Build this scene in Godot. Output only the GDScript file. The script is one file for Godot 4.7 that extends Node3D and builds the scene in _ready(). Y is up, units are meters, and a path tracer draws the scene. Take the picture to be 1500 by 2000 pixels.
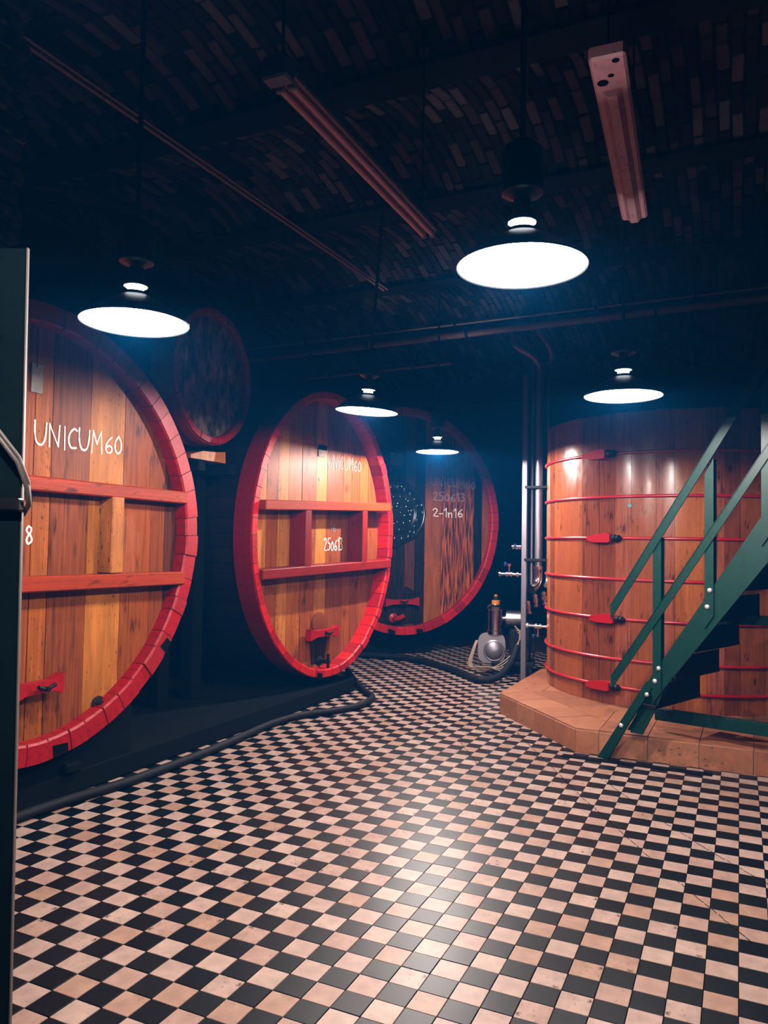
extends Node3D
# Barrel cellar: oval oak casks, an upright vat on a tiled plinth, chequered floor, pendant lamps, brick vault ceiling.

const T := 0.115          # floor tile pitch
var mats := {}
var tex := {}
var rng := RandomNumberGenerator.new()

# ------------------------------------------------------------------ mesh builder
class MB:
	var v := PackedVector3Array()
	var n := PackedVector3Array()
	var u := PackedVector2Array()
	var ix := PackedInt32Array()

	# corners counter-clockwise seen from outside
	func quad(a: Vector3, b: Vector3, c: Vector3, d: Vector3, uv: Array = []) -> void:
		var nn := (b - a).cross(c - a)
		if nn.length_squared() < 1e-14:
			nn = (c - a).cross(d - a)
		nn = nn.normalized()
		quadn(a, b, c, d, nn, nn, nn, nn, uv)

	func quadn(a: Vector3, b: Vector3, c: Vector3, d: Vector3, na: Vector3, nb: Vector3, nc: Vector3, nd: Vector3, uv: Array = []) -> void:
		var k := v.size()
		v.append_array([a, b, c, d])
		n.append_array([na, nb, nc, nd])
		if uv.size() == 4:
			u.append_array([uv[0], uv[1], uv[2], uv[3]])
		else:
			var e1 := (b - a).length()
			var e2 := (d - a).length()
			u.append_array([Vector2(0, 0), Vector2(e1, 0), Vector2(e1, e2), Vector2(0, e2)])
		ix.append_array([k, k + 2, k + 1, k, k + 3, k + 2])

	func tri(a: Vector3, b: Vector3, c: Vector3, uv: Array = []) -> void:
		var nn := (b - a).cross(c - a).normalized()
		var k := v.size()
		v.append_array([a, b, c])
		n.append_array([nn, nn, nn])
		if uv.size() == 3:
			u.append_array([uv[0], uv[1], uv[2]])
		else:
			u.append_array([Vector2(a.x, a.z), Vector2(b.x, b.z), Vector2(c.x, c.z)])
		ix.append_array([k, k + 2, k + 1])

	func oquad(a: Vector3, b: Vector3, c: Vector3, d: Vector3, centre: Vector3, uv: Array = []) -> void:
		var nn := (b - a).cross(c - a)
		if nn.dot((a + b + c + d) * 0.25 - centre) < 0.0:
			if uv.size() == 4:
				quad(d, c, b, a, [uv[3], uv[2], uv[1], uv[0]])
			else:
				quad(d, c, b, a)
		else:
			quad(a, b, c, d, uv)

	func otri(a: Vector3, b: Vector3, c: Vector3, centre: Vector3) -> void:
		if (b - a).cross(c - a).dot((a + b + c) / 3.0 - centre) < 0.0:
			tri(c, b, a)
		else:
			tri(a, b, c)

	# box with chamfered edges; uvo shifts the texture, the long axis runs along v
	func box(c: Vector3, s: Vector3, ch := 0.0, bs := Basis.IDENTITY, uvo := Vector2.ZERO) -> void:
		var h := s * 0.5
		ch = minf(ch, minf(h.x, minf(h.y, h.z)) * 0.9)
		var axes := [Vector3.AXIS_X, Vector3.AXIS_Y, Vector3.AXIS_Z]
		for ax in axes:
			var i: int = ax
			var j: int = (i + 1) % 3
			var k: int = (i + 2) % 3
			var lng: int = 0
			if s.y >= s.x and s.y >= s.z:
				lng = 1
			elif s.z >= s.x and s.z >= s.y:
				lng = 2
			for sg in [-1.0, 1.0]:
				var p: Array[Vector3] = []
				var uvs := []
				for q in [[-1.0, -1.0], [1.0, -1.0], [1.0, 1.0], [-1.0, 1.0]]:
					var w := Vector3.ZERO
					w[i] = h[i] * sg
					w[j] = (h[j] - ch) * q[0]
					w[k] = (h[k] - ch) * q[1]
					p.append(c + bs * w)
					var o1: int = j if lng == k else k
					var o2: int = k if lng == k else j
					uvs.append(Vector2(w[o1] + float(i) * 0.37 + sg * 0.21, w[o2]) + uvo)
				oquad(p[0], p[1], p[2], p[3], c, uvs)
		if ch <= 0.0:
			return
		for ax in axes:
			var i: int = ax
			var j: int = (i + 1) % 3
			var k: int = (i + 2) % 3
			for sj in [-1.0, 1.0]:
				for sk in [-1.0, 1.0]:
					var p: Array[Vector3] = []
					for q in [[-1.0, 0], [1.0, 0], [1.0, 1], [-1.0, 1]]:
						var w := Vector3.ZERO
						w[i] = (h[i] - ch) * q[0]
						w[j] = (h[j] if q[1] == 0 else h[j] - ch) * sj
						w[k] = (h[k] - ch if q[1] == 0 else h[k]) * sk
						p.append(c + bs * w)
					oquad(p[0], p[1], p[2], p[3], c)
		for sx in [-1.0, 1.0]:
			for sy in [-1.0, 1.0]:
				for sz in [-1.0, 1.0]:
					var sgn := Vector3(sx, sy, sz)
					var a := Vector3(h.x, h.y - ch, h.z - ch) * sgn
					var b := Vector3(h.x - ch, h.y, h.z - ch) * sgn
					var d := Vector3(h.x - ch, h.y - ch, h.z) * sgn
					otri(c + bs * a, c + bs * b, c + bs * d, c)

	# smooth tube through points; radii one number or an array
	func tube(pts: Array, r, sides := 10, caps := true) -> void:
		var m := pts.size()
		var rings := []
		var prev := Vector3.ZERO
		for i in m:
			var t: Vector3 = (pts[mini(i + 1, m - 1)] - pts[maxi(i - 1, 0)]).normalized()
			if prev == Vector3.ZERO:
				prev = t.cross(Vector3.UP if absf(t.y) < 0.9 else Vector3.RIGHT).normalized()
			prev = (prev - t * prev.dot(t)).normalized()
			var o := t.cross(prev)
			var ring := []
			var rr: float = r[i] if r is Array else r
			for k in sides + 1:
				var a := TAU * k / sides
				var dir := prev * cos(a) + o * sin(a)
				ring.append([pts[i] + dir * rr, dir, t])
			rings.append(ring)
		var run := 0.0
		for i in m - 1:
			var l: float = (pts[i + 1] - pts[i]).length()
			for k in sides:
				var a = rings[i][k]
				var b = rings[i][k + 1]
				var c = rings[i + 1][k + 1]
				var d = rings[i + 1][k]
				quadn(a[0], b[0], c[0], d[0], a[1], b[1], c[1], d[1], [Vector2(0.1 * k, run), Vector2(0.1 * (k + 1), run), Vector2(0.1 * (k + 1), run + l), Vector2(0.1 * k, run + l)])
			run += l
		if caps:
			for e in [0, m - 1]:
				var t: Vector3 = rings[e][0][2] * (-1.0 if e == 0 else 1.0)
				for k in sides:
					otri(pts[e], rings[e][k][0], rings[e][k + 1][0], pts[e] - t)

	# profile of (radius, height) round the y axis of xf
	func lathe(prof: Array, sides := 24, xf := Transform3D.IDENTITY) -> void:
		for i in prof.size() - 1:
			var p: Vector2 = prof[i]
			var q: Vector2 = prof[i + 1]
			var e := q - p
			if e.length_squared() < 1e-12:
				continue
			var fn := Vector2(e.y, -e.x).normalized()
			var n0 := fn
			var n1 := fn
			if i > 0:
				var e0: Vector2 = p - prof[i - 1]
				var f0 := Vector2(e0.y, -e0.x).normalized()
				if f0.dot(fn) > 0.75:
					n0 = (f0 + fn).normalized()
			if i < prof.size() - 2:
				var e2: Vector2 = prof[i + 2] - q
				var f2 := Vector2(e2.y, -e2.x).normalized()
				if f2.dot(fn) > 0.75:
					n1 = (f2 + fn).normalized()
			for k in sides:
				var a0 := TAU * k / sides
				var a1 := TAU * (k + 1) / sides
				var c0 := Vector3(cos(a0), 0, -sin(a0))
				var c1 := Vector3(cos(a1), 0, -sin(a1))
				var U := Vector3.UP
				quadn(xf * (c0 * p.x + U * p.y), xf * (c1 * p.x + U * p.y), xf * (c1 * q.x + U * q.y), xf * (c0 * q.x + U * q.y),
					xf.basis * (c0 * n0.x + U * n0.y), xf.basis * (c1 * n0.x + U * n0.y), xf.basis * (c1 * n1.x + U * n1.y), xf.basis * (c0 * n1.x + U * n1.y))

	# polygon in the xy plane of xf, extruded from z0 to z1
	func prism(poly: PackedVector2Array, z0: float, z1: float, xf := Transform3D.IDENTITY) -> void:
		if Geometry2D.is_polygon_clockwise(poly):
			poly = poly.duplicate()
			poly.reverse()
		var t := Geometry2D.triangulate_polygon(poly)
		for i in range(0, t.size(), 3):
			var a := poly[t[i]]
			var b := poly[t[i + 1]]
			var c := poly[t[i + 2]]
			if (b - a).cross(c - a) < 0.0:
				var s := b
				b = c
				c = s
			tri(xf * Vector3(a.x, a.y, z1), xf * Vector3(b.x, b.y, z1), xf * Vector3(c.x, c.y, z1), [a, b, c])
			tri(xf * Vector3(c.x, c.y, z0), xf * Vector3(b.x, b.y, z0), xf * Vector3(a.x, a.y, z0), [c, b, a])
		for i in poly.size():
			var a := poly[i]
			var b := poly[(i + 1) % poly.size()]
			quad(xf * Vector3(a.x, a.y, z0), xf * Vector3(b.x, b.y, z0), xf * Vector3(b.x, b.y, z1), xf * Vector3(a.x, a.y, z1))

	func mesh(into: ArrayMesh = null) -> ArrayMesh:
		var m := into if into else ArrayMesh.new()
		var arr := []
		arr.resize(Mesh.ARRAY_MAX)
		arr[Mesh.ARRAY_VERTEX] = v
		arr[Mesh.ARRAY_NORMAL] = n
		arr[Mesh.ARRAY_TEX_UV] = u
		arr[Mesh.ARRAY_INDEX] = ix
		m.add_surface_from_arrays(Mesh.PRIMITIVE_TRIANGLES, arr)
		return m

# ------------------------------------------------------------------ node helpers
func put(called: String, mesh: Mesh, material, parent: Node = null) -> MeshInstance3D:
	var o := MeshInstance3D.new()
	o.name = called
	o.mesh = mesh
	if material is Array:
		for i in material.size():
			o.set_surface_override_material(i, material[i])
	elif material:
		o.material_override = material
	o.cast_shadow = GeometryInstance3D.SHADOW_CASTING_SETTING_ON
	(parent if parent else self).add_child(o, true)
	return o

func tag(o: Node, label: String, category: String, group := "") -> Node:
	o.set_meta("label", label)
	o.set_meta("category", category)
	if group != "":
		o.set_meta("group", group)
	return o

func thing(called: String, label: String, category: String, at := Vector3.ZERO, turn := 0.0, group := "") -> Node3D:
	var o := Node3D.new()
	o.name = called
	add_child(o, true)
	o.position = at
	o.rotation.y = turn
	tag(o, label, category, group)
	return o

func struct(o: Node) -> Node:
	o.set_meta("kind", "structure")
	return o

# ------------------------------------------------------------------ textures and materials
func img_tex(w: int, h: int, f: Callable) -> ImageTexture:
	var im := Image.create(w, h, false, Image.FORMAT_RGB8)
	for y in h:
		for x in w:
			im.set_pixel(x, y, f.call(x, y))
	return ImageTexture.create_from_image(im)

func noise(sd: int, freq: float, oct := 3) -> FastNoiseLite:
	var n := FastNoiseLite.new()
	n.seed = sd
	n.noise_type = FastNoiseLite.TYPE_SIMPLEX_SMOOTH
	n.frequency = freq
	n.fractal_octaves = oct
	return n

func tiled(nz: FastNoiseLite, x: float, y: float, w: float, h: float, sx: float, sy: float) -> float:
	# blends four samples so that the texture repeats
	var fx := x / w
	var fy := y / h
	var a := nz.get_noise_2d(x * sx, y * sy)
	var b := nz.get_noise_2d((x - w) * sx, y * sy)
	var c := nz.get_noise_2d(x * sx, (y - h) * sy)
	var d := nz.get_noise_2d((x - w) * sx, (y - h) * sy)
	return lerpf(lerpf(a, b, fx), lerpf(c, d, fx), fy) * 1.3

func make_textures() -> void:
	var n1 := noise(11, 0.05, 3)
	var n2 := noise(12, 0.02, 3)
	var n3 := noise(13, 0.08, 2)
	# oak with fine upright grain
	tex.wood = img_tex(256, 512, func(x, y):
		var g := tiled(n1, x, y, 256, 512, 3.2, 0.10)
		var b := tiled(n2, x, y, 256, 512, 1.0, 0.22)
		var sp := tiled(n3, x, y, 256, 512, 1.0, 0.6)
		var k := 0.84 + 0.16 * g + 0.16 * b - maxf(0.0, sp - 0.42) * 1.1
		return Color(clampf(k * 1.02, 0.05, 1), clampf(k * 0.97 - 0.01, 0.03, 1), clampf(k * 0.9 - 0.03, 0.02, 1)))
	# old oak with dark runs and blotches
	tex.stained = img_tex(256, 512, func(x, y):
		var g := tiled(n1, x, y, 256, 512, 2.6, 0.08)
		var b := tiled(n2, x + 40, y, 256, 512, 1.1, 0.42)
		var r := tiled(n2, x, y + 90, 256, 512, 3.0, 0.12)
		var k := 0.84 + 0.13 * g + 0.06 * b - maxf(0.0, b - 0.05) * 0.34 - maxf(0.0, r - 0.05) * 0.36 - maxf(0.0, b - 0.42) * 0.9
		return Color(clampf(k * 1.03, 0.06, 1), clampf(k * 0.96 - 0.02, 0.045, 1), clampf(k * 0.9 - 0.04, 0.035, 1)))
	tex.oak_soft = img_tex(256, 512, func(x, y):
		var g := tiled(n1, x, y, 256, 512, 1.6, 0.05)
		var b := tiled(n2, x + 40, y, 256, 512, 1.3, 0.7)
		var k := 0.86 + 0.12 * g + 0.06 * b - maxf(0.0, b - 0.3) * 0.9
		return Color(clampf(k * 1.02, 0.06, 1), clampf(k * 0.97 - 0.01, 0.045, 1), clampf(k * 0.93 - 0.02, 0.035, 1)))
	# very weathered oak: black streaks
	tex.weather = img_tex(256, 512, func(x, y):
		var g := tiled(n1, x, y, 256, 512, 2.2, 0.10)
		var b := tiled(n2, x, y, 256, 512, 2.6, 0.3)
		var k := smoothstep(-0.55, 0.4, 0.75 * b + 0.5 * g)
		k = lerpf(0.16, 1.0, k)
		return Color(k, k * 0.92, k * 0.82))
	# soft mottle for tiles, plaster, paint
	tex.mottle = img_tex(256, 256, func(x, y):
		var g := tiled(n2, x, y, 256, 256, 1.0, 1.0)
		var b := tiled(n1, x, y, 256, 256, 1.0, 1.0)
		var s := tiled(n3, x, y, 256, 256, 1.0, 1.0)
		var k := 0.9 + 0.10 * g + 0.05 * b - maxf(0.0, s - 0.5) * 1.2
		return Color(clampf(k, 0.2, 1), clampf(k * 0.985, 0.18, 1), clampf(k * 0.965, 0.16, 1)))
	tex.patch = img_tex(256, 256, func(x, y):
		var g := tiled(n2, x, y, 256, 256, 1.5, 1.5)
		var b := tiled(n1, x, y, 256, 256, 1.0, 1.0)
		var k := clampf(0.55 + 0.55 * g + 0.25 * b, 0.12, 1.0)
		return Color(k, k * 0.95, k * 0.92))
	tex.gloss = img_tex(128, 128, func(x, y):
		var g := tiled(n2, x, y, 128, 128, 2.0, 2.0)
		var k := clampf(0.75 + 0.25 * g, 0.3, 1.0)
		return Color(k, k, k))
	tex.bump = img_tex(256, 256, func(x, y):
		var g := tiled(n1, x, y, 256, 256, 1.0, 1.0)
		var b := tiled(n2, x, y, 256, 256, 1.6, 1.6)
		var k := clampf(0.5 + 0.3 * g + 0.3 * b, 0.0, 1.0)
		return Color(k, k, k))

func mat(called: String, c: Color, rough := 0.6, t: Texture2D = null, scl := Vector2.ONE, metal := 0.0, spec := 0.5) -> StandardMaterial3D:
	var m := StandardMaterial3D.new()
	m.resource_name = called
	var lin := c.srgb_to_linear()
	var k := 1.0 if metal > 0.5 else (0.72 if called.begins_with("chalk") else 0.5)
	m.albedo_color = Color(lin.r * k, lin.g * k, lin.b * k).linear_to_srgb()
	m.roughness = rough
	m.metallic = metal
	m.metallic_specular = 0.12 if rough >= 0.75 and metal < 0.5 else spec
	if t:
		m.albedo_texture = t
		m.uv1_scale = Vector3(scl.x, scl.y, 1)
	mats[called] = m
	return m

func relief(m: StandardMaterial3D, cm: float, t: Texture2D) -> void:
	m.heightmap_enabled = true
	m.heightmap_texture = t
	m.heightmap_scale = cm

func make_materials() -> void:
	var W := Vector2(2.2, 0.75)
	# heads of the lying casks, plank by plank
	mat("oak_gold", Color(0.81, 0.52, 0.245), 0.5, tex.wood, W)
	mat("oak_amber", Color(0.71, 0.40, 0.165), 0.5, tex.wood, W)
	mat("oak_brown", Color(0.60, 0.325, 0.16), 0.5, tex.stained, W)
	mat("oak_red", Color(0.68, 0.37, 0.17), 0.5, tex.stained, W)
	mat("oak_dark", Color(0.40, 0.22, 0.15), 0.5, tex.stained, W)
	mat("oak_black", Color(0.16, 0.10, 0.085), 0.55, tex.weather, W)
	mat("oak_streak", Color(0.82, 0.44, 0.19), 0.5, tex.weather, W)
	mat("oak_bleached", Color(0.80, 0.70, 0.65), 0.85, tex.patch, Vector2(0.8, 0.5))
	# upright vat: varnished
	for k in [["vat_rose", Color(0.76, 0.45, 0.33)], ["vat_orange", Color(0.80, 0.47, 0.23)], ["vat_brown", Color(0.70, 0.39, 0.21)], ["vat_deep", Color(0.60, 0.33, 0.20)]]:
		var m := mat(k[0], k[1], 0.3, tex.stained if k[0] in ["vat_deep", "vat_rose"] else tex.oak_soft, Vector2(2.4, 0.9), 0.0, 0.33)
		m.roughness_texture = tex.gloss
	mat("vat_side", Color(0.16, 0.09, 0.07), 0.8)
	var r := mat("red_paint", Color(0.70, 0.03, 0.085), 0.42, tex.mottle, Vector2(3, 3))
	r = mat("red_bright", Color(0.86, 0.085, 0.08), 0.42, tex.mottle, Vector2(3, 3))
	mat("red_worn", Color(0.66, 0.05, 0.065), 0.5, tex.mottle, Vector2(4, 4))
	mat("red_deep", Color(0.56, 0.015, 0.075), 0.5, tex.mottle, Vector2(3, 3), 0.0, 0.3)
	mat("red_rod", Color(0.74, 0.045, 0.07), 0.3)
	mat("bar_paint", Color(0.68, 0.25, 0.11), 0.42, tex.oak_soft, Vector2(2, 0.6))
	mat("bar_red", Color(0.54, 0.12, 0.08), 0.45, tex.oak_soft, Vector2(2, 0.6))
	mat("post_raw", Color(0.78, 0.50, 0.26), 0.5, tex.wood, Vector2(2, 0.7))
	mat("stave_dark", Color(0.13, 0.10, 0.10), 0.85, tex.wood, Vector2(2, 0.7))
	mat("chip", Color(0.03, 0.03, 0.045), 0.85)
	mat("chalk", Color(0.88, 0.84, 0.80), 0.95)
	mat("chalk_dim", Color(0.60, 0.55, 0.52), 0.95)
	mat("chalk_faint", Color(0.42, 0.41, 0.42), 0.95)
	mat("paper", Color(0.72, 0.70, 0.68), 0.8, tex.mottle, Vector2(2, 2))
	mat("paper_grey", Color(0.52, 0.54, 0.55), 0.8, tex.mottle, Vector2(2, 2))
	mat("teal_dot", Color(0.25, 0.62, 0.62), 0.5)
	for k in ["oak_gold", "oak_amber", "oak_brown", "oak_red", "oak_dark", "oak_black", "oak_streak", "post_raw", "bar_paint", "bar_red"]:
		mats[k].metallic_specular = 0.24
	for k in ["red_paint", "red_bright", "red_worn"]:
		mats[k].metallic_specular = 0.34
	# floor
	for k in [["tile_white", Color(0.76, 0.65, 0.61)], ["tile_pink", Color(0.735, 0.605, 0.56)], ["tile_cream", Color(0.785, 0.68, 0.635)], ["tile_rust", Color(0.715, 0.575, 0.51)]]:
		mat(k[0], k[1], 0.4, tex.mottle, Vector2(1.6, 1.6), 0.0, 0.23)
	mat("tile_black", Color(0.025, 0.065, 0.09), 0.38, tex.mottle, Vector2(1.6, 1.6), 0.0, 0.22)
	mat("tile_coal", Color(0.05, 0.085, 0.10), 0.4, tex.mottle, Vector2(1.6, 1.6), 0.0, 0.22)
	mat("grout", Color(0.26, 0.19, 0.17), 0.9)
	mat("crack", Color(0.14, 0.10, 0.09), 0.9)
	# plinth tiles
	mat("terracotta", Color(0.74, 0.46, 0.30), 0.5, tex.mottle, Vector2(1.5, 1.5))
	mat("terracotta_pale", Color(0.79, 0.51, 0.35), 0.5, tex.mottle, Vector2(1.5, 1.5))
	mat("terracotta_dark", Color(0.68, 0.41, 0.27), 0.5, tex.mottle, Vector2(1.5, 1.5))
	mat("mortar", Color(0.72, 0.56, 0.48), 0.9)
	# steel and paint
	var g := mat("green_steel", Color(0.0, 0.23, 0.195), 0.45, tex.mottle, Vector2(2, 2))
	g.metallic_specular = 0.3
	mat("steel", Color(0.62, 0.60, 0.62), 0.32, null, Vector2.ONE, 1.0)
	mat("steel_dull", Color(0.42, 0.40, 0.43), 0.45, null, Vector2.ONE, 0.85)
	mat("chrome", Color(0.85, 0.83, 0.84), 0.14, null, Vector2.ONE, 1.0)
	mat("bolt", Color(0.80, 0.76, 0.78), 0.35, null, Vector2.ONE, 0.7)
	mat("cast_iron", Color(0.06, 0.10, 0.10), 0.2, null, Vector2.ONE, 0.0, 0.8)
	mat("black_iron", Color(0.06, 0.064, 0.07), 0.6, null, Vector2.ONE, 0.0, 0.25)
	mat("dark_paint", Color(0.06, 0.075, 0.085), 0.95, tex.mottle, Vector2(1, 1))
	mat("rubber", Color(0.05, 0.06, 0.075), 0.7, null, Vector2.ONE, 0.0, 0.25)
	mat("cable", Color(0.60, 0.50, 0.42), 0.6)
	mat("cable_grey", Color(0.42, 0.38, 0.36), 0.5)
	mat("blue_plastic", Color(0.03, 0.16, 0.42), 0.35)
	mat("yellow_plastic", Color(0.72, 0.42, 0.05), 0.4)
	mat("panel_green", Color(0.06, 0.13, 0.15), 0.8, tex.mottle, Vector2(1, 1))
	# ceiling
	mat("brick_red", Color(0.27, 0.225, 0.24), 0.9, tex.mottle, Vector2(3, 3))
	mat("brick_brown", Color(0.16, 0.13, 0.13), 0.9, tex.mottle, Vector2(3, 3))
	mat("brick_pale", Color(0.375, 0.335, 0.36), 0.9, tex.mottle, Vector2(3, 3))
	mat("vault_mortar", Color(0.10, 0.095, 0.10), 0.95)
	mat("beam_steel", Color(0.11, 0.11, 0.12), 0.8, tex.mottle, Vector2(1.5, 1.5))
	mat("pipe_paint", Color(0.62, 0.50, 0.50), 0.5, tex.mottle, Vector2(1, 1))
	mat("batten", Color(0.86, 0.60, 0.66), 0.5, tex.mottle, Vector2(1.5, 1.5))
	mat("batten_side", Color(0.17, 0.17, 0.18), 0.6)
	mat("batten_cap", Color(0.30, 0.32, 0.42), 0.5)
	mat("tube_glass", Color(0.95, 0.62, 0.68), 0.25)
	mat("wall_dark", Color(0.07, 0.07, 0.075), 0.9, tex.patch, Vector2(0.5, 0.5))
	mat("plaster_pier", Color(0.50, 0.46, 0.43), 0.9, tex.patch, Vector2(1.2, 1.2))
	# lamps
	mat("enamel_dark", Color(0.05, 0.07, 0.08), 0.4)
	mat("enamel_white", Color(0.66, 0.66, 0.66), 0.6)
	var b := mat("bulb_glow", Color(1, 1, 1), 0.5)
	b.emission_enabled = true
	b.emission = Color(1.0, 0.97, 0.94)
	b.emission_energy_multiplier = 12.0
	var e := mat("collar_glow", Color(1, 1, 1), 0.5)
	e.emission_enabled = true
	e.emission = Color(0.95, 0.97, 1.0)
	e.emission_energy_multiplier = 6.0

# ------------------------------------------------------------------ handwriting
const GLYPH := {
	"U": [[0.0, 1.0, 0.0, 0.45, 0.12, 0.08, 0.35, 0.0, 0.52, 0.15, 0.6, 0.5, 0.62, 0.95]],
	"N": [[0.02, 0.0, 0.0, 1.0], [0.0, 1.0, 0.5, 0.05], [0.5, 0.05, 0.55, 0.98]],
	"I": [[0.1, 1.0, 0.12, 0.0]],
	"C": [[0.5, 0.85, 0.3, 0.95, 0.06, 0.7, 0.0, 0.35, 0.16, 0.06, 0.45, 0.1]],
	"M": [[0.0, 0.0, 0.06, 0.95], [0.06, 0.95, 0.3, 0.4], [0.3, 0.4, 0.55, 0.95], [0.55, 0.95, 0.62, 0.0]],
	"6": [[0.42, 0.9, 0.15, 0.65, 0.02, 0.3, 0.15, 0.02, 0.4, 0.06, 0.46, 0.3, 0.3, 0.45, 0.08, 0.32]],
	"0": [[0.25, 0.9, 0.02, 0.6, 0.02, 0.25, 0.2, 0.0, 0.42, 0.15, 0.46, 0.55, 0.25, 0.9]],
	"2": [[0.02, 0.75, 0.2, 0.95, 0.42, 0.8, 0.35, 0.5, 0.02, 0.05, 0.5, 0.04]],
	"5": [[0.48, 0.95, 0.08, 0.93, 0.05, 0.55, 0.35, 0.58, 0.46, 0.3, 0.3, 0.03, 0.02, 0.08]],
	"1": [[0.05, 0.7, 0.22, 0.98, 0.22, 0.0]],
	"3": [[0.03, 0.9, 0.3, 0.95, 0.4, 0.75, 0.18, 0.55, 0.44, 0.35, 0.36, 0.05, 0.02, 0.08]],
	"8": [[0.3, 0.5, 0.08, 0.7, 0.22, 0.98, 0.4, 0.75, 0.1, 0.3, 0.2, 0.0, 0.42, 0.22, 0.3, 0.5]],
	"n": [[0.0, 0.5, 0.05, 0.0], [0.05, 0.3, 0.2, 0.5, 0.34, 0.4, 0.36, 0.0]],
	"-": [[0.0, 0.35, 0.3, 0.38]],
}
const ADV := {"I": 0.32, "1": 0.4, " ": 0.4, "M": 0.82, "U": 0.78, "N": 0.74, "C": 0.62, "-": 0.4, "n": 0.5}

# chalk strokes in the plane x = off; s runs away along -z, text grows with s
func chalk(words: String, s0: float, y0: float, h: float, wid: float, off: float, slope := 0.0, thick := 0.011) -> ArrayMesh:
	var mb := MB.new()
	var total := 0.0
	for ch in words:
		total += ADV.get(ch, 0.62)
	var k := wid / total
	var x := 0.0
	var lift := 0
	for ch in words:
		if GLYPH.has(ch):
			var hh := h * rng.randf_range(0.88, 1.06) * (0.85 if ch in "60" else 1.0)
			var dy := rng.randf_range(-0.04, 0.03) * h
			for st in GLYPH[ch]:
				var p: Array[Vector2] = []
				for i in range(0, st.size(), 2):
					p.append(Vector2(s0 + (x + st[i]) * k, y0 + dy + st[i + 1] * hh + slope * (x + st[i]) * k))
				if p.size() > 3:
					for _pass in 2:
						var q2: Array[Vector2] = [p[0]]
						for i in p.size() - 1:
							q2.append(p[i].lerp(p[i + 1], 0.25))
							q2.append(p[i].lerp(p[i + 1], 0.75))
						q2.append(p[-1])
						p = q2
				for i in p.size() - 1:
					var d := (p[i + 1] - p[i]).normalized() * thick * 0.45
					lift = (lift + 1) % 8
					var nrm := Vector2(-d.y, d.x).normalized() * thick * 0.5 * rng.randf_range(0.7, 1.15)
					var a := p[i] - d
					var b := p[i + 1] + d
					var q := [a - nrm, b - nrm, b + nrm, a + nrm]
					var f := []
					for w in q:
						f.append(Vector3(off + 0.00012 * float(lift), w.y, -w.x))
					mb.oquad(f[0], f[1], f[2], f[3], Vector3(-9, 1, 0))
		x += ADV.get(ch, 0.62)
	return mb.mesh()

# ------------------------------------------------------------------ lying oval casks
func outline(a: float, b: float, ex: float, th: float) -> Vector2:
	var c := cos(th)
	var s := sin(th)
	return Vector2(a * signf(c) * pow(absf(c), 2.0 / ex), b * signf(s) * pow(absf(s), 2.0 / ex))

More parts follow.
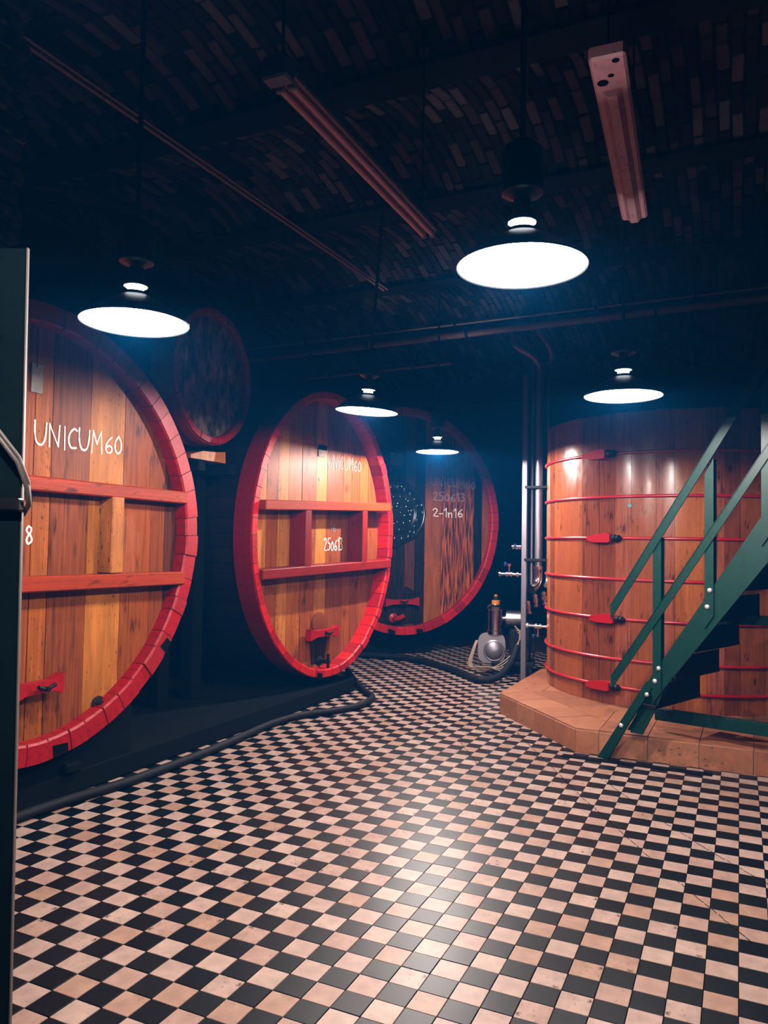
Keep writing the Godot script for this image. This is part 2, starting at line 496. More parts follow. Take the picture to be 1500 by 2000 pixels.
# head faces local +x; local -z is "s", the direction away along the head
func cask(root: Node3D, P: Dictionary) -> void:
	var a: float = P.a
	var b: float = P.b
	var ex: float = P.ex
	var t: float = P.t
	var cy: float = P.cy
	var L: float = P.length
	var bulge: float = P.bulge
	var rec: float = P.recess
	var pts: Array[Vector2] = []
	var acc: Array[float] = [0.0]
	var M := 720
	for i in M + 1:
		pts.append(outline(a, b, ex, TAU * i / M))
		if i > 0:
			acc.append(acc[i - 1] + (pts[i] - pts[i - 1]).length())
	var per: float = acc[M]
	var at := func(l: float) -> Vector2:
		l = fposmod(l, per)
		var lo := 0
		var hi := M
		while hi - lo > 1:
			var mid := (lo + hi) / 2
			if acc[mid] <= l:
				lo = mid
			else:
				hi = mid
		return pts[lo].lerp(pts[hi], (l - acc[lo]) / maxf(acc[hi] - acc[lo], 1e-6))
	var nrm := func(l: float) -> Vector2:
		var d: Vector2 = at.call(l + 0.01) - at.call(l - 0.01)
		return Vector2(d.y, -d.x).normalized()
	var scale_at := func(x: float) -> float:
		var q := -x / L
		return 1.0 + bulge * (1.0 - pow(2.0 * q - 1.0, 2.0))
	var world := func(p: Vector2, x: float) -> Vector3:
		return Vector3(x, cy + p.y, -p.x)
	# staves
	var cuts: Array[float] = [0.0]
	var nst: int = P.staves
	for i in nst - 1:
		cuts.append(per * (i + 1 + rng.randf_range(-0.22, 0.22)) / nst)
	cuts.append(per)
	for i in nst:
		var l0: float = cuts[i] + 0.0022
		var l1: float = cuts[i + 1] - 0.0022
		var red := MB.new()
		var dark := MB.new()
		var jut := rng.randf_range(-0.006, 0.006)
		var lm := (l0 + l1) * 0.5
		var ls := [l0, lm, l1]
		var xs := [jut, -0.22, -P.red_to, -L * 0.3, -L * 0.5, -L * 0.75, -L]
		for k in 2:
			var la: float = ls[k]
			var lb: float = ls[k + 1]
			var pa: Vector2 = at.call(la)
			var pb: Vector2 = at.call(lb)
			var na: Vector2 = nrm.call(la)
			var nb: Vector2 = nrm.call(lb)
			var ia: Vector2 = pa - na * t
			var ib: Vector2 = pb - nb * t
			# end grain (front), with a small chamfer to the inside
			red.oquad(world.call(pa, jut), world.call(pb, jut), world.call(ib + nb * 0.012, jut), world.call(ia + na * 0.012, jut), Vector3(-9, cy, 0))
			red.oquad(world.call(ia + na * 0.012, jut), world.call(ib + nb * 0.012, jut), world.call(ib, jut - 0.012), world.call(ia, jut - 0.012), Vector3(-9, cy, 0))
			# inner side of the chime
			var far_p: Vector3 = world.call((ia + ib) * 0.5 * 1.6, -0.1)
			red.oquad(world.call(ia, jut - 0.012), world.call(ib, jut - 0.012), world.call(ib, -rec - 0.06), world.call(ia, -rec - 0.06), far_p)
			for q in xs.size() - 1:
				var x0: float = xs[q]
				var x1: float = xs[q + 1]
				var s0: float = scale_at.call(x0)
				var s1: float = scale_at.call(x1)
				var mb := red if q < 2 else dark
				var A: Vector3 = world.call(pa * s0, x0)
				var B: Vector3 = world.call(pb * s0, x0)
				var C: Vector3 = world.call(pb * s1, x1)
				var D: Vector3 = world.call(pa * s1, x1)
				mb.oquad(A, B, C, D, Vector3((x0 + x1) * 0.5, cy, 0), [Vector2(la, x0), Vector2(lb, x0), Vector2(lb, x1), Vector2(la, x1)])
		# flanks near the front, so that the joints are recessed
		for e in [l0, l1]:
			var p: Vector2 = at.call(e)
			var q: Vector2 = p - nrm.call(e) * t
			var mid: Vector2 = at.call(lm)
			red.oquad(world.call(p, jut), world.call(q, jut), world.call(q, -0.2), world.call(p * scale_at.call(-0.22), -0.2), world.call(mid * 0.96, -0.1))
		var m := red.mesh()
		dark.mesh(m)
		var fm: StandardMaterial3D = mats[P.red]
		if rng.randf() < 0.3:
			fm = mats[P.red_other]
		var st := put("stave", m, [fm, mats.stave_dark], root)
		if i in P.get("chipped", []):
			var cp := MB.new()
			var e0 := lerpf(l0, l1, 0.18)
			var e1 := lerpf(l0, l1, 0.85)
			var q0: Vector2 = at.call(e0)
			var q1: Vector2 = at.call(e1)
			var m0: Vector2 = nrm.call(e0)
			cp.oquad(world.call(q0 + m0 * 0.003, jut + 0.002), world.call(q1 + m0 * 0.003, jut + 0.002), world.call(q1 - m0 * t * 0.45, jut + 0.002), world.call(q0 - m0 * t * 0.62, jut + 0.002), Vector3(-9, cy, 0))
			put("chipped_paint", cp.mesh(), mats.chip, st)
	# closed back head
	var back := MB.new()
	for i in 48:
		var p0 := outline(a, b, ex, TAU * i / 48)
		var p1 := outline(a, b, ex, TAU * (i + 1) / 48)
		back.otri(world.call(Vector2.ZERO, -L + 0.1), world.call(p0, -L + 0.1), world.call(p1, -L + 0.1), Vector3(0, cy, 0))
	put("back_head", back.mesh(), mats.stave_dark, root)
	# wide hoop behind the chime, two iron hoops further back
	for hp in P.hoops:
		var mb := MB.new()
		var x0: float = hp[0]
		var x1: float = hp[1]
		for i in 96:
			var p0 := outline(a + 0.008, b + 0.008, ex, TAU * i / 96)
			var p1 := outline(a + 0.008, b + 0.008, ex, TAU * (i + 1) / 96)
			var s0: float = scale_at.call(x0)
			var s1: float = scale_at.call(x1)
			mb.oquad(world.call(p0 * s0, x0), world.call(p1 * s0, x0), world.call(p1 * s1, x1), world.call(p0 * s1, x1), Vector3(x0, cy, 0))
			mb.oquad(world.call(p0 * s0, x0), world.call(p1 * s0, x0), world.call(p1 * s0 * 0.992, x0), world.call(p0 * s0 * 0.992, x0), Vector3(x1, cy, 0))
			mb.oquad(world.call(p0 * s1, x1), world.call(p1 * s1, x1), world.call(p1 * s1 * 0.992, x1), world.call(p0 * s1 * 0.992, x1), Vector3(x0, cy, 0))
		put("hoop", mb.mesh(), mats[hp[2]], root)
	# head planks
	var J: Array = P.joints
	for i in J.size() - 1:
		var gap := rng.randf_range(0.0012, 0.0035) * (2.2 if rng.randf() < 0.2 else 1.0)
		var z0: float = J[i] + gap
		var z1: float = J[i + 1] - 0.0018
		var dx := -rec + rng.randf_range(-0.0018, 0.0018)
		var mb := MB.new()
		var uo := Vector2(rng.randf() * 3.0, rng.randf() * 3.0)
		var cols := 5
		var tops := []
		for k in cols + 1:
			var s := lerpf(z0, z1, float(k) / cols)
			var q := clampf(absf(s) / (a - t + 0.012), 0.0, 1.0)
			var y := (b - t + 0.012) * pow(maxf(1.0 - pow(q, ex), 0.0), 1.0 / ex)
			tops.append([s, maxf(y, 0.004)])
		for k in cols:
			var p = tops[k]
			var q = tops[k + 1]
			var pp := [Vector2(p[0], -p[1]), Vector2(q[0], -q[1]), Vector2(q[0], q[1]), Vector2(p[0], p[1])]
			var f := []
			var uv := []
			for w in pp:
				f.append(Vector3(dx, cy + w.y, -w.x))
				uv.append(Vector2(w.x, w.y) + uo)
			mb.oquad(f[0], f[1], f[2], f[3], Vector3(-9, cy, 0), uv)
		for e in [[tops[0], 1.0], [tops[cols], -1.0]]:
			var p = e[0]
			var s: float = p[0]
			mb.oquad(Vector3(dx, cy - p[1], -s), Vector3(dx, cy + p[1], -s), Vector3(dx - 0.03, cy + p[1], -s), Vector3(dx - 0.03, cy - p[1], -s), Vector3(dx - 0.015, cy, -s - e[1] * 0.1))
		put("head_plank", mb.mesh(), mats[P.tones[i % P.tones.size()]], root)
	# dark joint bed behind the planks
	var bed := MB.new()
	for i in 48:
		var p0 := outline(a - t * 0.8, b - t * 0.8, ex, TAU * i / 48)
		var p1 := outline(a - t * 0.8, b - t * 0.8, ex, TAU * (i + 1) / 48)
		bed.otri(world.call(Vector2.ZERO, -rec - 0.03), world.call(p0, -rec - 0.03), world.call(p1, -rec - 0.03), Vector3(-9, cy, 0))
	put("joint_bed", bed.mesh(), mats.stave_dark, root)

# beam across the head between s0 and s1 (front edge at x = fx)
func head_bar(root: Node3D, called: String, s0: float, s1: float, y0: float, y1: float, h: float, x0: float, x1: float, m: Material) -> void:
	var mb := MB.new()
	var ang := atan2(y1 - y0, s1 - s0)
	var c := Vector3((x0 + x1) * 0.5, (y0 + y1) * 0.5, -(s0 + s1) * 0.5)
	mb.box(c, Vector3(x1 - x0, h, Vector2(s1 - s0, y1 - y0).length()), 0.008, Basis(Vector3(1, 0, 0), ang), Vector2(rng.randf(), rng.randf()))
	put(called, mb.mesh(), m, root)

func head_post(root: Node3D, s0: float, s1: float, y0: float, y1: float, x0: float, x1: float, m: Material) -> void:
	var mb := MB.new()
	mb.box(Vector3((x0 + x1) * 0.5, (y0 + y1) * 0.5, -(s0 + s1) * 0.5), Vector3(x1 - x0, y1 - y0, s1 - s0), 0.006, Basis.IDENTITY, Vector2(rng.randf(), rng.randf()))
	put("head_post", mb.mesh(), m, root)

# manhole: small door, red cross bar with splayed ends, clamp screw with a wing nut
func manhole(root: Node3D, s: float, y: float, off: float, w: float, style: int) -> void:
	var door := MB.new()
	var poly := PackedVector2Array()
	for i in 25:
		var th := PI * i / 24.0
		poly.append(Vector2(cos(th) * w * 0.42, 0.10 + sin(th) * 0.12))
	poly.append(Vector2(-w * 0.42, -0.30))
	poly.append(Vector2(w * 0.42, -0.30))
	var xf := Transform3D(Basis(Vector3(0, 0, -1), Vector3(0, 1, 0), Vector3(1, 0, 0)), Vector3(off, y, -s))
	if style == 1:
		door.prism(PackedVector2Array([Vector2(-0.13, -0.02), Vector2(0.14, -0.02), Vector2(0.12, -0.20), Vector2(0.10, -0.31), Vector2(-0.10, -0.31), Vector2(-0.12, -0.18)]), 0.0, 0.008, xf)
		put("manhole_door", door.mesh(), mats.oak_black, root)
		var boss := MB.new()
		boss.lathe([Vector2(0.115, 0.0), Vector2(0.11, 0.02), Vector2(0.06, 0.03), Vector2(0.0, 0.032)], 24, xf * Transform3D(Basis(Vector3(1, 0, 0), PI / 2), Vector3(0.0, 0.10, 0.0)))
		put("wooden_boss", boss.mesh(), mats.oak_brown, root)
	elif style != 2:
		door.prism(poly, 0.0, 0.02, xf)
		put("manhole_door", door.mesh(), mats.oak_dark if style == 1 else mats.oak_black, root)
	var bar := MB.new()
	var hw := w * 0.5
	bar.prism(PackedVector2Array([Vector2(-hw, 0.055), Vector2(-hw * 0.55, 0.035), Vector2(hw * 0.55, 0.035), Vector2(hw, 0.065), Vector2(hw, -0.055), Vector2(hw * 0.55, -0.03), Vector2(-hw * 0.55, -0.03), Vector2(-hw, -0.06)]), 0.03, 0.10, xf)
	put("manhole_bar", bar.mesh(), mats.red_paint, root)
	var sc := MB.new()
	sc.tube([xf * Vector3(0, 0, 0.0), xf * Vector3(0, 0, 0.17)], 0.014, 8)
	sc.tube([xf * Vector3(-0.06, 0.02, 0.15), xf * Vector3(0, -0.005, 0.145), xf * Vector3(0.06, 0.02, 0.15)], 0.012, 8)
	put("clamp_screw", sc.mesh(), mats.black_iron, root)

func notice(called: String, label: String, root: Node3D, s: float, y: float, off: float, w: float, h: float, m: Material, framed := false) -> void:
	var o := thing(called, label, "notice")
	o.transform = root.transform * Transform3D(Basis.IDENTITY, Vector3(off, y, -s))
	var mb := MB.new()
	mb.box(Vector3(0.003, 0, 0), Vector3(0.004, h, w), 0.0)
	put("sheet", mb.mesh(), m, o)
	var c := MB.new()
	if framed:
		c.box(Vector3(0.012, h * 0.78, 0.0), Vector3(0.024, h * 0.65, w * 1.15), 0.004)
		put("sheet_holder", c.mesh(), mats.dark_paint, o)
	else:
		c.lathe([Vector2(0.0, 0.0), Vector2(0.008, 0.0), Vector2(0.006, 0.006), Vector2(0.0, 0.008)], 8, Transform3D(Basis(Vector3(0, 0, 1), -PI / 2), Vector3(0.004, h * 0.42, 0)))
		put("pin", c.mesh(), mats.steel_dull, o)

func casks() -> void:
	# --- nearest cask on the left, cut by the pier
	var c1 := thing("wine_cask", "huge oval oak cask nearest the camera, chalked in large letters, one raw wood post", "cask", Vector3(-3.65, 0, -3.22), 0.0, "big lying oak casks along the left")
	var j1 := [-1.26, -1.1, -0.93, -0.74, -0.55, -0.33, -0.18, -0.02, 0.11, 0.407, 0.706, 0.98, 1.125, 1.262]
	cask(c1, {"a": 1.375, "b": 1.33, "ex": 1.93, "t": 0.12, "cy": 1.62, "length": 2.6, "bulge": 0.03, "recess": 0.10, "red_to": 0.24, "staves": 54, "red": "red_paint", "red_other": "red_worn",
		"chipped": [41, 48], "hoops": [[-0.03, -0.20, "red_paint"], [-0.62, -0.72, "black_iron"], [-1.1, -1.2, "black_iron"]], "joints": j1,
		"tones": ["oak_amber", "oak_brown", "oak_gold", "oak_red", "oak_brown", "oak_gold", "oak_red", "oak_amber", "oak_brown", "oak_gold", "oak_red", "oak_brown", "oak_dark"]})
	head_bar(c1, "head_bar", -1.25, 1.235, 1.90, 1.892, 0.085, -0.10, 0.02, mats.bar_paint)
	head_bar(c1, "head_bar", -1.25, 1.23, 1.325, 1.312, 0.09, -0.10, 0.02, mats.bar_paint)
	head_post(c1, 0.50, 0.605, 1.365, 1.86, -0.10, 0.018, mats.post_raw)
	head_post(c1, -0.605, -0.50, 1.365, 1.86, -0.10, 0.0, mats.post_raw)
	put("chalk_lettering", chalk("UNICUM60", -0.02, 2.125, 0.15, 0.72, -0.0968, 0.03, 0.0115), mats.chalk, c1).set_meta("label", "white chalk lettering UNICUM60")
	put("chalk_lettering", chalk("250618", -0.48, 1.54, 0.13, 0.50, -0.0968, 0.0, 0.0115), mats.chalk, c1)
	manhole(c1, 0.0, 0.72, -0.097, 0.34, 2)
	var tap := MB.new()
	tap.lathe([Vector2(0.0, 0.0), Vector2(0.045, 0.0), Vector2(0.05, 0.012), Vector2(0.03, 0.02), Vector2(0.018, 0.05), Vector2(0.0, 0.05)], 12, Transform3D(Basis(Vector3(0, 0, 1), -PI / 2), Vector3(-0.096, 0.53, -0.53)))
	put("tap_plug", tap.mesh(), mats.black_iron, c1)
	notice("paper_note", "white paper note pinned to the nearest cask beside the green panel", c1, -0.02, 2.52, -0.094, 0.08, 0.17, mats.paper)

	# --- second cask, turned a little towards the aisle
	var a2 := deg_to_rad(9.2)
	var d2 := Vector3(sin(a2), 0, -cos(a2))
	var c2 := thing("wine_cask", "oval oak cask in the middle with two red posts between its head bars", "cask", Vector3(-3.7, 0, -7.2) + d2 * -0.36, -a2, "big lying oak casks along the left")
	var j2 := [-1.07, -0.92, -0.79, -0.63, -0.48, -0.28, -0.06, 0.12, 0.40, 0.55, 0.70, 0.86, 1.07]
	cask(c2, {"a": 1.14, "b": 1.435, "ex": 2.03, "t": 0.075, "cy": 1.675, "length": 2.6, "bulge": 0.02, "recess": 0.16, "red_to": 0.222, "staves": 58, "red": "red_bright", "red_other": "red_paint",
		"chipped": [42], "hoops": [[-0.012, -0.222, "red_deep"], [-0.8, -0.9, "black_iron"], [-1.2, -1.3, "black_iron"]], "joints": j2,
		"tones": ["oak_amber", "oak_gold", "oak_red", "oak_gold", "oak_amber", "oak_red", "oak_gold", "oak_brown", "oak_red", "oak_brown", "oak_red", "oak_brown"]})
	head_bar(c2, "head_bar", -1.02, 1.02, 1.918, 1.992, 0.092, -0.16, 0.05, mats.bar_paint)
	head_bar(c2, "head_bar", -1.04, 1.04, 1.285, 1.362, 0.092, -0.16, 0.05, mats.bar_red)
	for s in [-0.41, 0.53]:
		head_post(c2, s - 0.045, s + 0.045, 1.36 + s * 0.037, 1.91 + s * 0.037, -0.16, 0.048, mats.bar_red)
	put("chalk_lettering", chalk("UNICUM60", 0.125, 2.36, 0.16, 0.60, -0.1568, 0.02, 0.006), mats.chalk_dim, c2).set_meta("label", "chalk lettering UNICUM60")
	put("chalk_lettering", chalk("250613", 0.085, 1.50, 0.14, 0.33, -0.1568, 0.02, 0.009), mats.chalk, c2)
	put("chalk_lettering", chalk("16", 0.18, 1.70, 0.11, 0.12, -0.1568, 0.02, 0.009), mats.chalk_faint, c2)
	manhole(c2, 0.015, 0.665, -0.157, 0.46, 1)
	var tap2 := MB.new()
	tap2.lathe([Vector2(0.0, 0.0), Vector2(0.05, 0.0), Vector2(0.05, 0.02), Vector2(0.025, 0.03), Vector2(0.02, 0.14), Vector2(0.0, 0.14)], 12, Transform3D(Basis(Vector3(0, 0, 1), -PI / 2), Vector3(-0.156, 0.38, -0.03)))
	tap2.tube([Vector3(-0.03, 0.46, -0.03), Vector3(-0.03, 0.32, -0.03)], 0.016, 8)
	put("drain_tap", tap2.mesh(), mats.black_iron, c2)
	notice("paper_note", "small white paper note under a dark holder on the middle cask", c2, 0.015, 2.505, -0.154, 0.11, 0.075, mats.paper, true)
	var dot := MB.new()
	dot.lathe([Vector2(0, 0), Vector2(0.016, 0), Vector2(0.014, 0.003), Vector2(0, 0.003)], 12, Transform3D(Basis(Vector3(0, 0, 1), -PI / 2), Vector3(-0.156, 2.235, 0.005)))
	put("teal_dot", dot.mesh(), mats.teal_dot, c2)

	# --- third cask at the end, facing the camera
	var a3 := deg_to_rad(42)
	var d3 := Vector3(sin(a3), 0, -cos(a3))
	var c3 := thing("wine_cask", "dark streaked oval oak cask at the far end bearing a cast medallion", "cask", Vector3(-4.0, 0, -10.3) + d3 * -0.39, -a3, "big lying oak casks along the left")
	var j3 := [-1.38, -1.2, -1.0, -0.8, -0.6, -0.4, -0.2, 0.0, 0.16, 0.315, 0.58, 0.80, 1.13, 1.26, 1.38]
	cask(c3, {"a": 1.49, "b": 1.61, "ex": 1.98, "t": 0.11, "cy": 1.915, "length": 2.6, "bulge": 0.06, "recess": 0.10, "red_to": 0.3, "staves": 64, "red": "red_bright", "red_other": "red_paint",
		"chipped": [49, 46], "hoops": [[-0.03, -0.2, "dark_paint"], [-0.7, -0.8, "black_iron"]], "joints": j3,
		"tones": ["oak_dark", "oak_black", "oak_dark", "oak_black", "oak_dark", "oak_black", "oak_black", "oak_dark", "oak_black", "oak_amber", "oak_streak", "oak_streak", "oak_black", "oak_amber"]})
	put("chalk_lettering", chalk("UNICUM60", 0.40, 2.44, 0.15, 0.76, -0.0968, -0.03, 0.014), mats.chalk_dim, c3).set_meta("label", "chalk lettering UNICUM60")
	put("chalk_lettering", chalk("250613", 0.44, 2.22, 0.13, 0.55, -0.0968, 0.0, 0.014), mats.chalk_dim, c3)
	put("chalk_lettering", chalk("2-1n16", 0.44, 1.99, 0.14, 0.52, -0.0968, 0.0, 0.014), mats.chalk, c3)
	manhole(c3, -0.06, 0.765, -0.097, 0.52, 0)
	var nut := MB.new()
	nut.lathe([Vector2(0, 0), Vector2(0.07, 0), Vector2(0.07, 0.03), Vector2(0.03, 0.05), Vector2(0.03, 0.1), Vector2(0, 0.1)], 10, Transform3D(Basis(Vector3(0, 0, 1), -PI / 2), Vector3(-0.09, 0.54, 0.17)))
	nut.box(Vector3(-0.02, 0.55, 0.08), Vector3(0.03, 0.06, 0.13), 0.01, Basis(Vector3(1, 0, 0), 0.4))
	put("red_wing_nut", nut.mesh(), mats.red_paint, c3)
	notice("paper_note", "grey square sheet pinned to the far dark cask above the medallion", c3, -0.15, 2.79, -0.094, 0.19, 0.18, mats.paper_grey)
	medallion(c3)

	# --- small round cask up between the first two
	var c4 := thing("small_cask", "small round cask with red rim lying high up between two big casks", "cask", Vector3(-4.2, 0, -5.47), 0.0)
	cask(c4, {"a": 0.545, "b": 0.595, "ex": 2.0, "t": 0.06, "cy": 3.035, "length": 1.6, "bulge": 0.08, "recess": 0.07, "red_to": 0.18, "staves": 30, "red": "red_worn", "red_other": "red_paint",
		"hoops": [[-0.02, -0.1, "red_worn"], [-0.4, -0.45, "black_iron"]], "joints": [-0.50, -0.34, -0.18, -0.03, 0.12, 0.27, 0.40, 0.50],
		"tones": ["oak_bleached"]})
	put("chalk_lettering", chalk("UNICUM60", -0.22, 3.19, 0.11, 0.62, -0.0668, 0.0, 0.008), mats.chalk_faint, c4)
	put("chalk_lettering", chalk("16", -0.18, 2.98, 0.13, 0.16, -0.0668, 0.0, 0.009), mats.chalk_faint, c4)
	put("chalk_lettering", chalk("2506", -0.34, 2.80, 0.12, 0.42, -0.0668, 0.0, 0.008), mats.chalk_faint, c4)
	notice("paper_note", "dim grey note on the head of the small high cask", c4, 0.08, 3.32, -0.064, 0.12, 0.22, mats.paper_grey)
	# timber rack that carries the small cask
	var rack := thing("cask_rack", "dark timber trestle under the small high cask", "rack", Vector3(-4.9, 0, -5.47))
	for z in [-0.2, 0.24]:
		for x in [-0.62, 0.36]:
			var p := MB.new()
			p.box(Vector3(x, 1.163, z), Vector3(0.14, 2.024, 0.14), 0.01)
			put("rack_post", p.mesh(), mats.dark_paint, rack)
	for x in [-0.62, 0.36]:
		var bm := MB.new()
		bm.box(Vector3(x, 2.315, 0), Vector3(0.16, 0.14, 0.74), 0.01)
		put("rack_beam", bm.mesh(), mats.dark_paint, rack)
	for z in [-0.2, 0.24]:
		var rl := MB.new()
		rl.box(Vector3(0.0, 2.222, z), Vector3(1.55, 0.098, 0.1), 0.008)
		put("rack_rail", rl.mesh(), mats.dark_paint, rack)
	var wd := MB.new()
	wd.prism(PackedVector2Array([Vector2(-0.24, 0.0), Vector2(0.24, 0.0), Vector2(0.235, 0.10), Vector2(0.10, 0.085), Vector2(-0.08, 0.075), Vector2(-0.24, 0.03)]), -0.06, 0.09, Transform3D(Basis(Vector3(0, 0, -1), Vector3(0, 1, 0), Vector3(1, 0, 0)), Vector3(-4.25, 2.275, -5.36)))
	for k in 1:
		var w := put("wooden_chock", wd.mesh(), mats.post_raw)
		tag(w, "pale wooden chock under the small high cask", "chock")

func medallion(c3: Node3D) -> void:
	var o := thing("medallion", "round dark cast medallion with raised relief hanging on the far cask", "medallion")
	o.transform = c3.transform * Transform3D(Basis(Vector3(0, 0, -1), Vector3(0, 1, 0), Vector3(1, 0, 0)), Vector3(-0.09, 2.03, 0.16))
	# local xy is the plaque plane, +z towards the viewer
	var R := 0.46
	var poly := PackedVector2Array()
	for i in 64:
		var th := TAU * i / 64.0
		var r := R * (1.0 + 0.02 * cos(8.0 * th))
		poly.append(Vector2(cos(th) * r, sin(th) * r))
	var base := MB.new()
	base.prism(poly, 0.0, 0.035)
	base.prism(PackedVector2Array([Vector2(-0.13, -R * 0.93), Vector2(0.0, -R * 1.10), Vector2(0.13, -R * 0.93), Vector2(0, -R * 0.8)]), 0.0, 0.04)
	base.prism(PackedVector2Array([Vector2(-0.10, R * 0.93), Vector2(0.0, R * 1.06), Vector2(0.10, R * 0.93), Vector2(0, R * 0.8)]), 0.0, 0.04)
	put("plaque", base.mesh(), mats.cast_iron, o)
	var X := Transform3D(Basis(Vector3(1, 0, 0), PI / 2), Vector3(0, 0, 0.03))
	for rr in [R * 0.94, R * 0.66, R * 0.60]:
		var ring := MB.new()
		ring.lathe([Vector2(rr - 0.022, 0.0), Vector2(rr - 0.012, 0.022), Vector2(rr, 0.028), Vector2(rr + 0.012, 0.022), Vector2(rr + 0.022, 0.0)].map(func(p): return Vector2(p.x, p.y)), 48, Transform3D(X.basis, X.origin))
		put("raised_ring", ring.mesh(), mats.cast_iron, o)
	# leaf scrolls between the rings and knobs inside
	var r2 := RandomNumberGenerator.new()
	r2.seed = 77
	var scroll := MB.new()
	for i in 22:
		var th := TAU * i / 22.0
		var c := Vector3(cos(th), sin(th), 0) * R * 0.80
		var tn := Vector3(-sin(th), cos(th), 0)
		var rd := Vector3(cos(th), sin(th), 0)
		var p := []
		var rr := []
		for k in 7:
			var q := k / 6.0
			var an := q * 4.4 + i
			p.append(c + tn * (cos(an) * 0.045 * (1.0 - 0.5 * q)) + rd * (sin(an) * 0.05 * (1.0 - 0.5 * q)) + Vector3(0, 0, 0.04))
			rr.append(0.016 - 0.008 * absf(q - 0.4))
		scroll.tube(p, rr, 6)
	put("leaf_scroll", scroll.mesh(), mats.cast_iron, o)
	var knob := MB.new()
	for i in 40:
		var th := r2.randf() * TAU
		var rad := R * 0.54 * sqrt(r2.randf())
		var sz := r2.randf_range(0.018, 0.042)
		var at := Vector3(cos(th) * rad, sin(th) * rad, 0.03)
		knob.lathe([Vector2(sz, 0.0), Vector2(sz * 0.85, sz * 0.5), Vector2(sz * 0.45, sz * 0.85), Vector2(0, sz * 0.95)], 10, Transform3D(Basis(Vector3(1, 0, 0), PI / 2) * Basis(Vector3.UP, r2.randf() * 3.0).scaled(Vector3(1, 1, 1)), at))
	put("relief", knob.mesh(), mats.cast_iron, o)

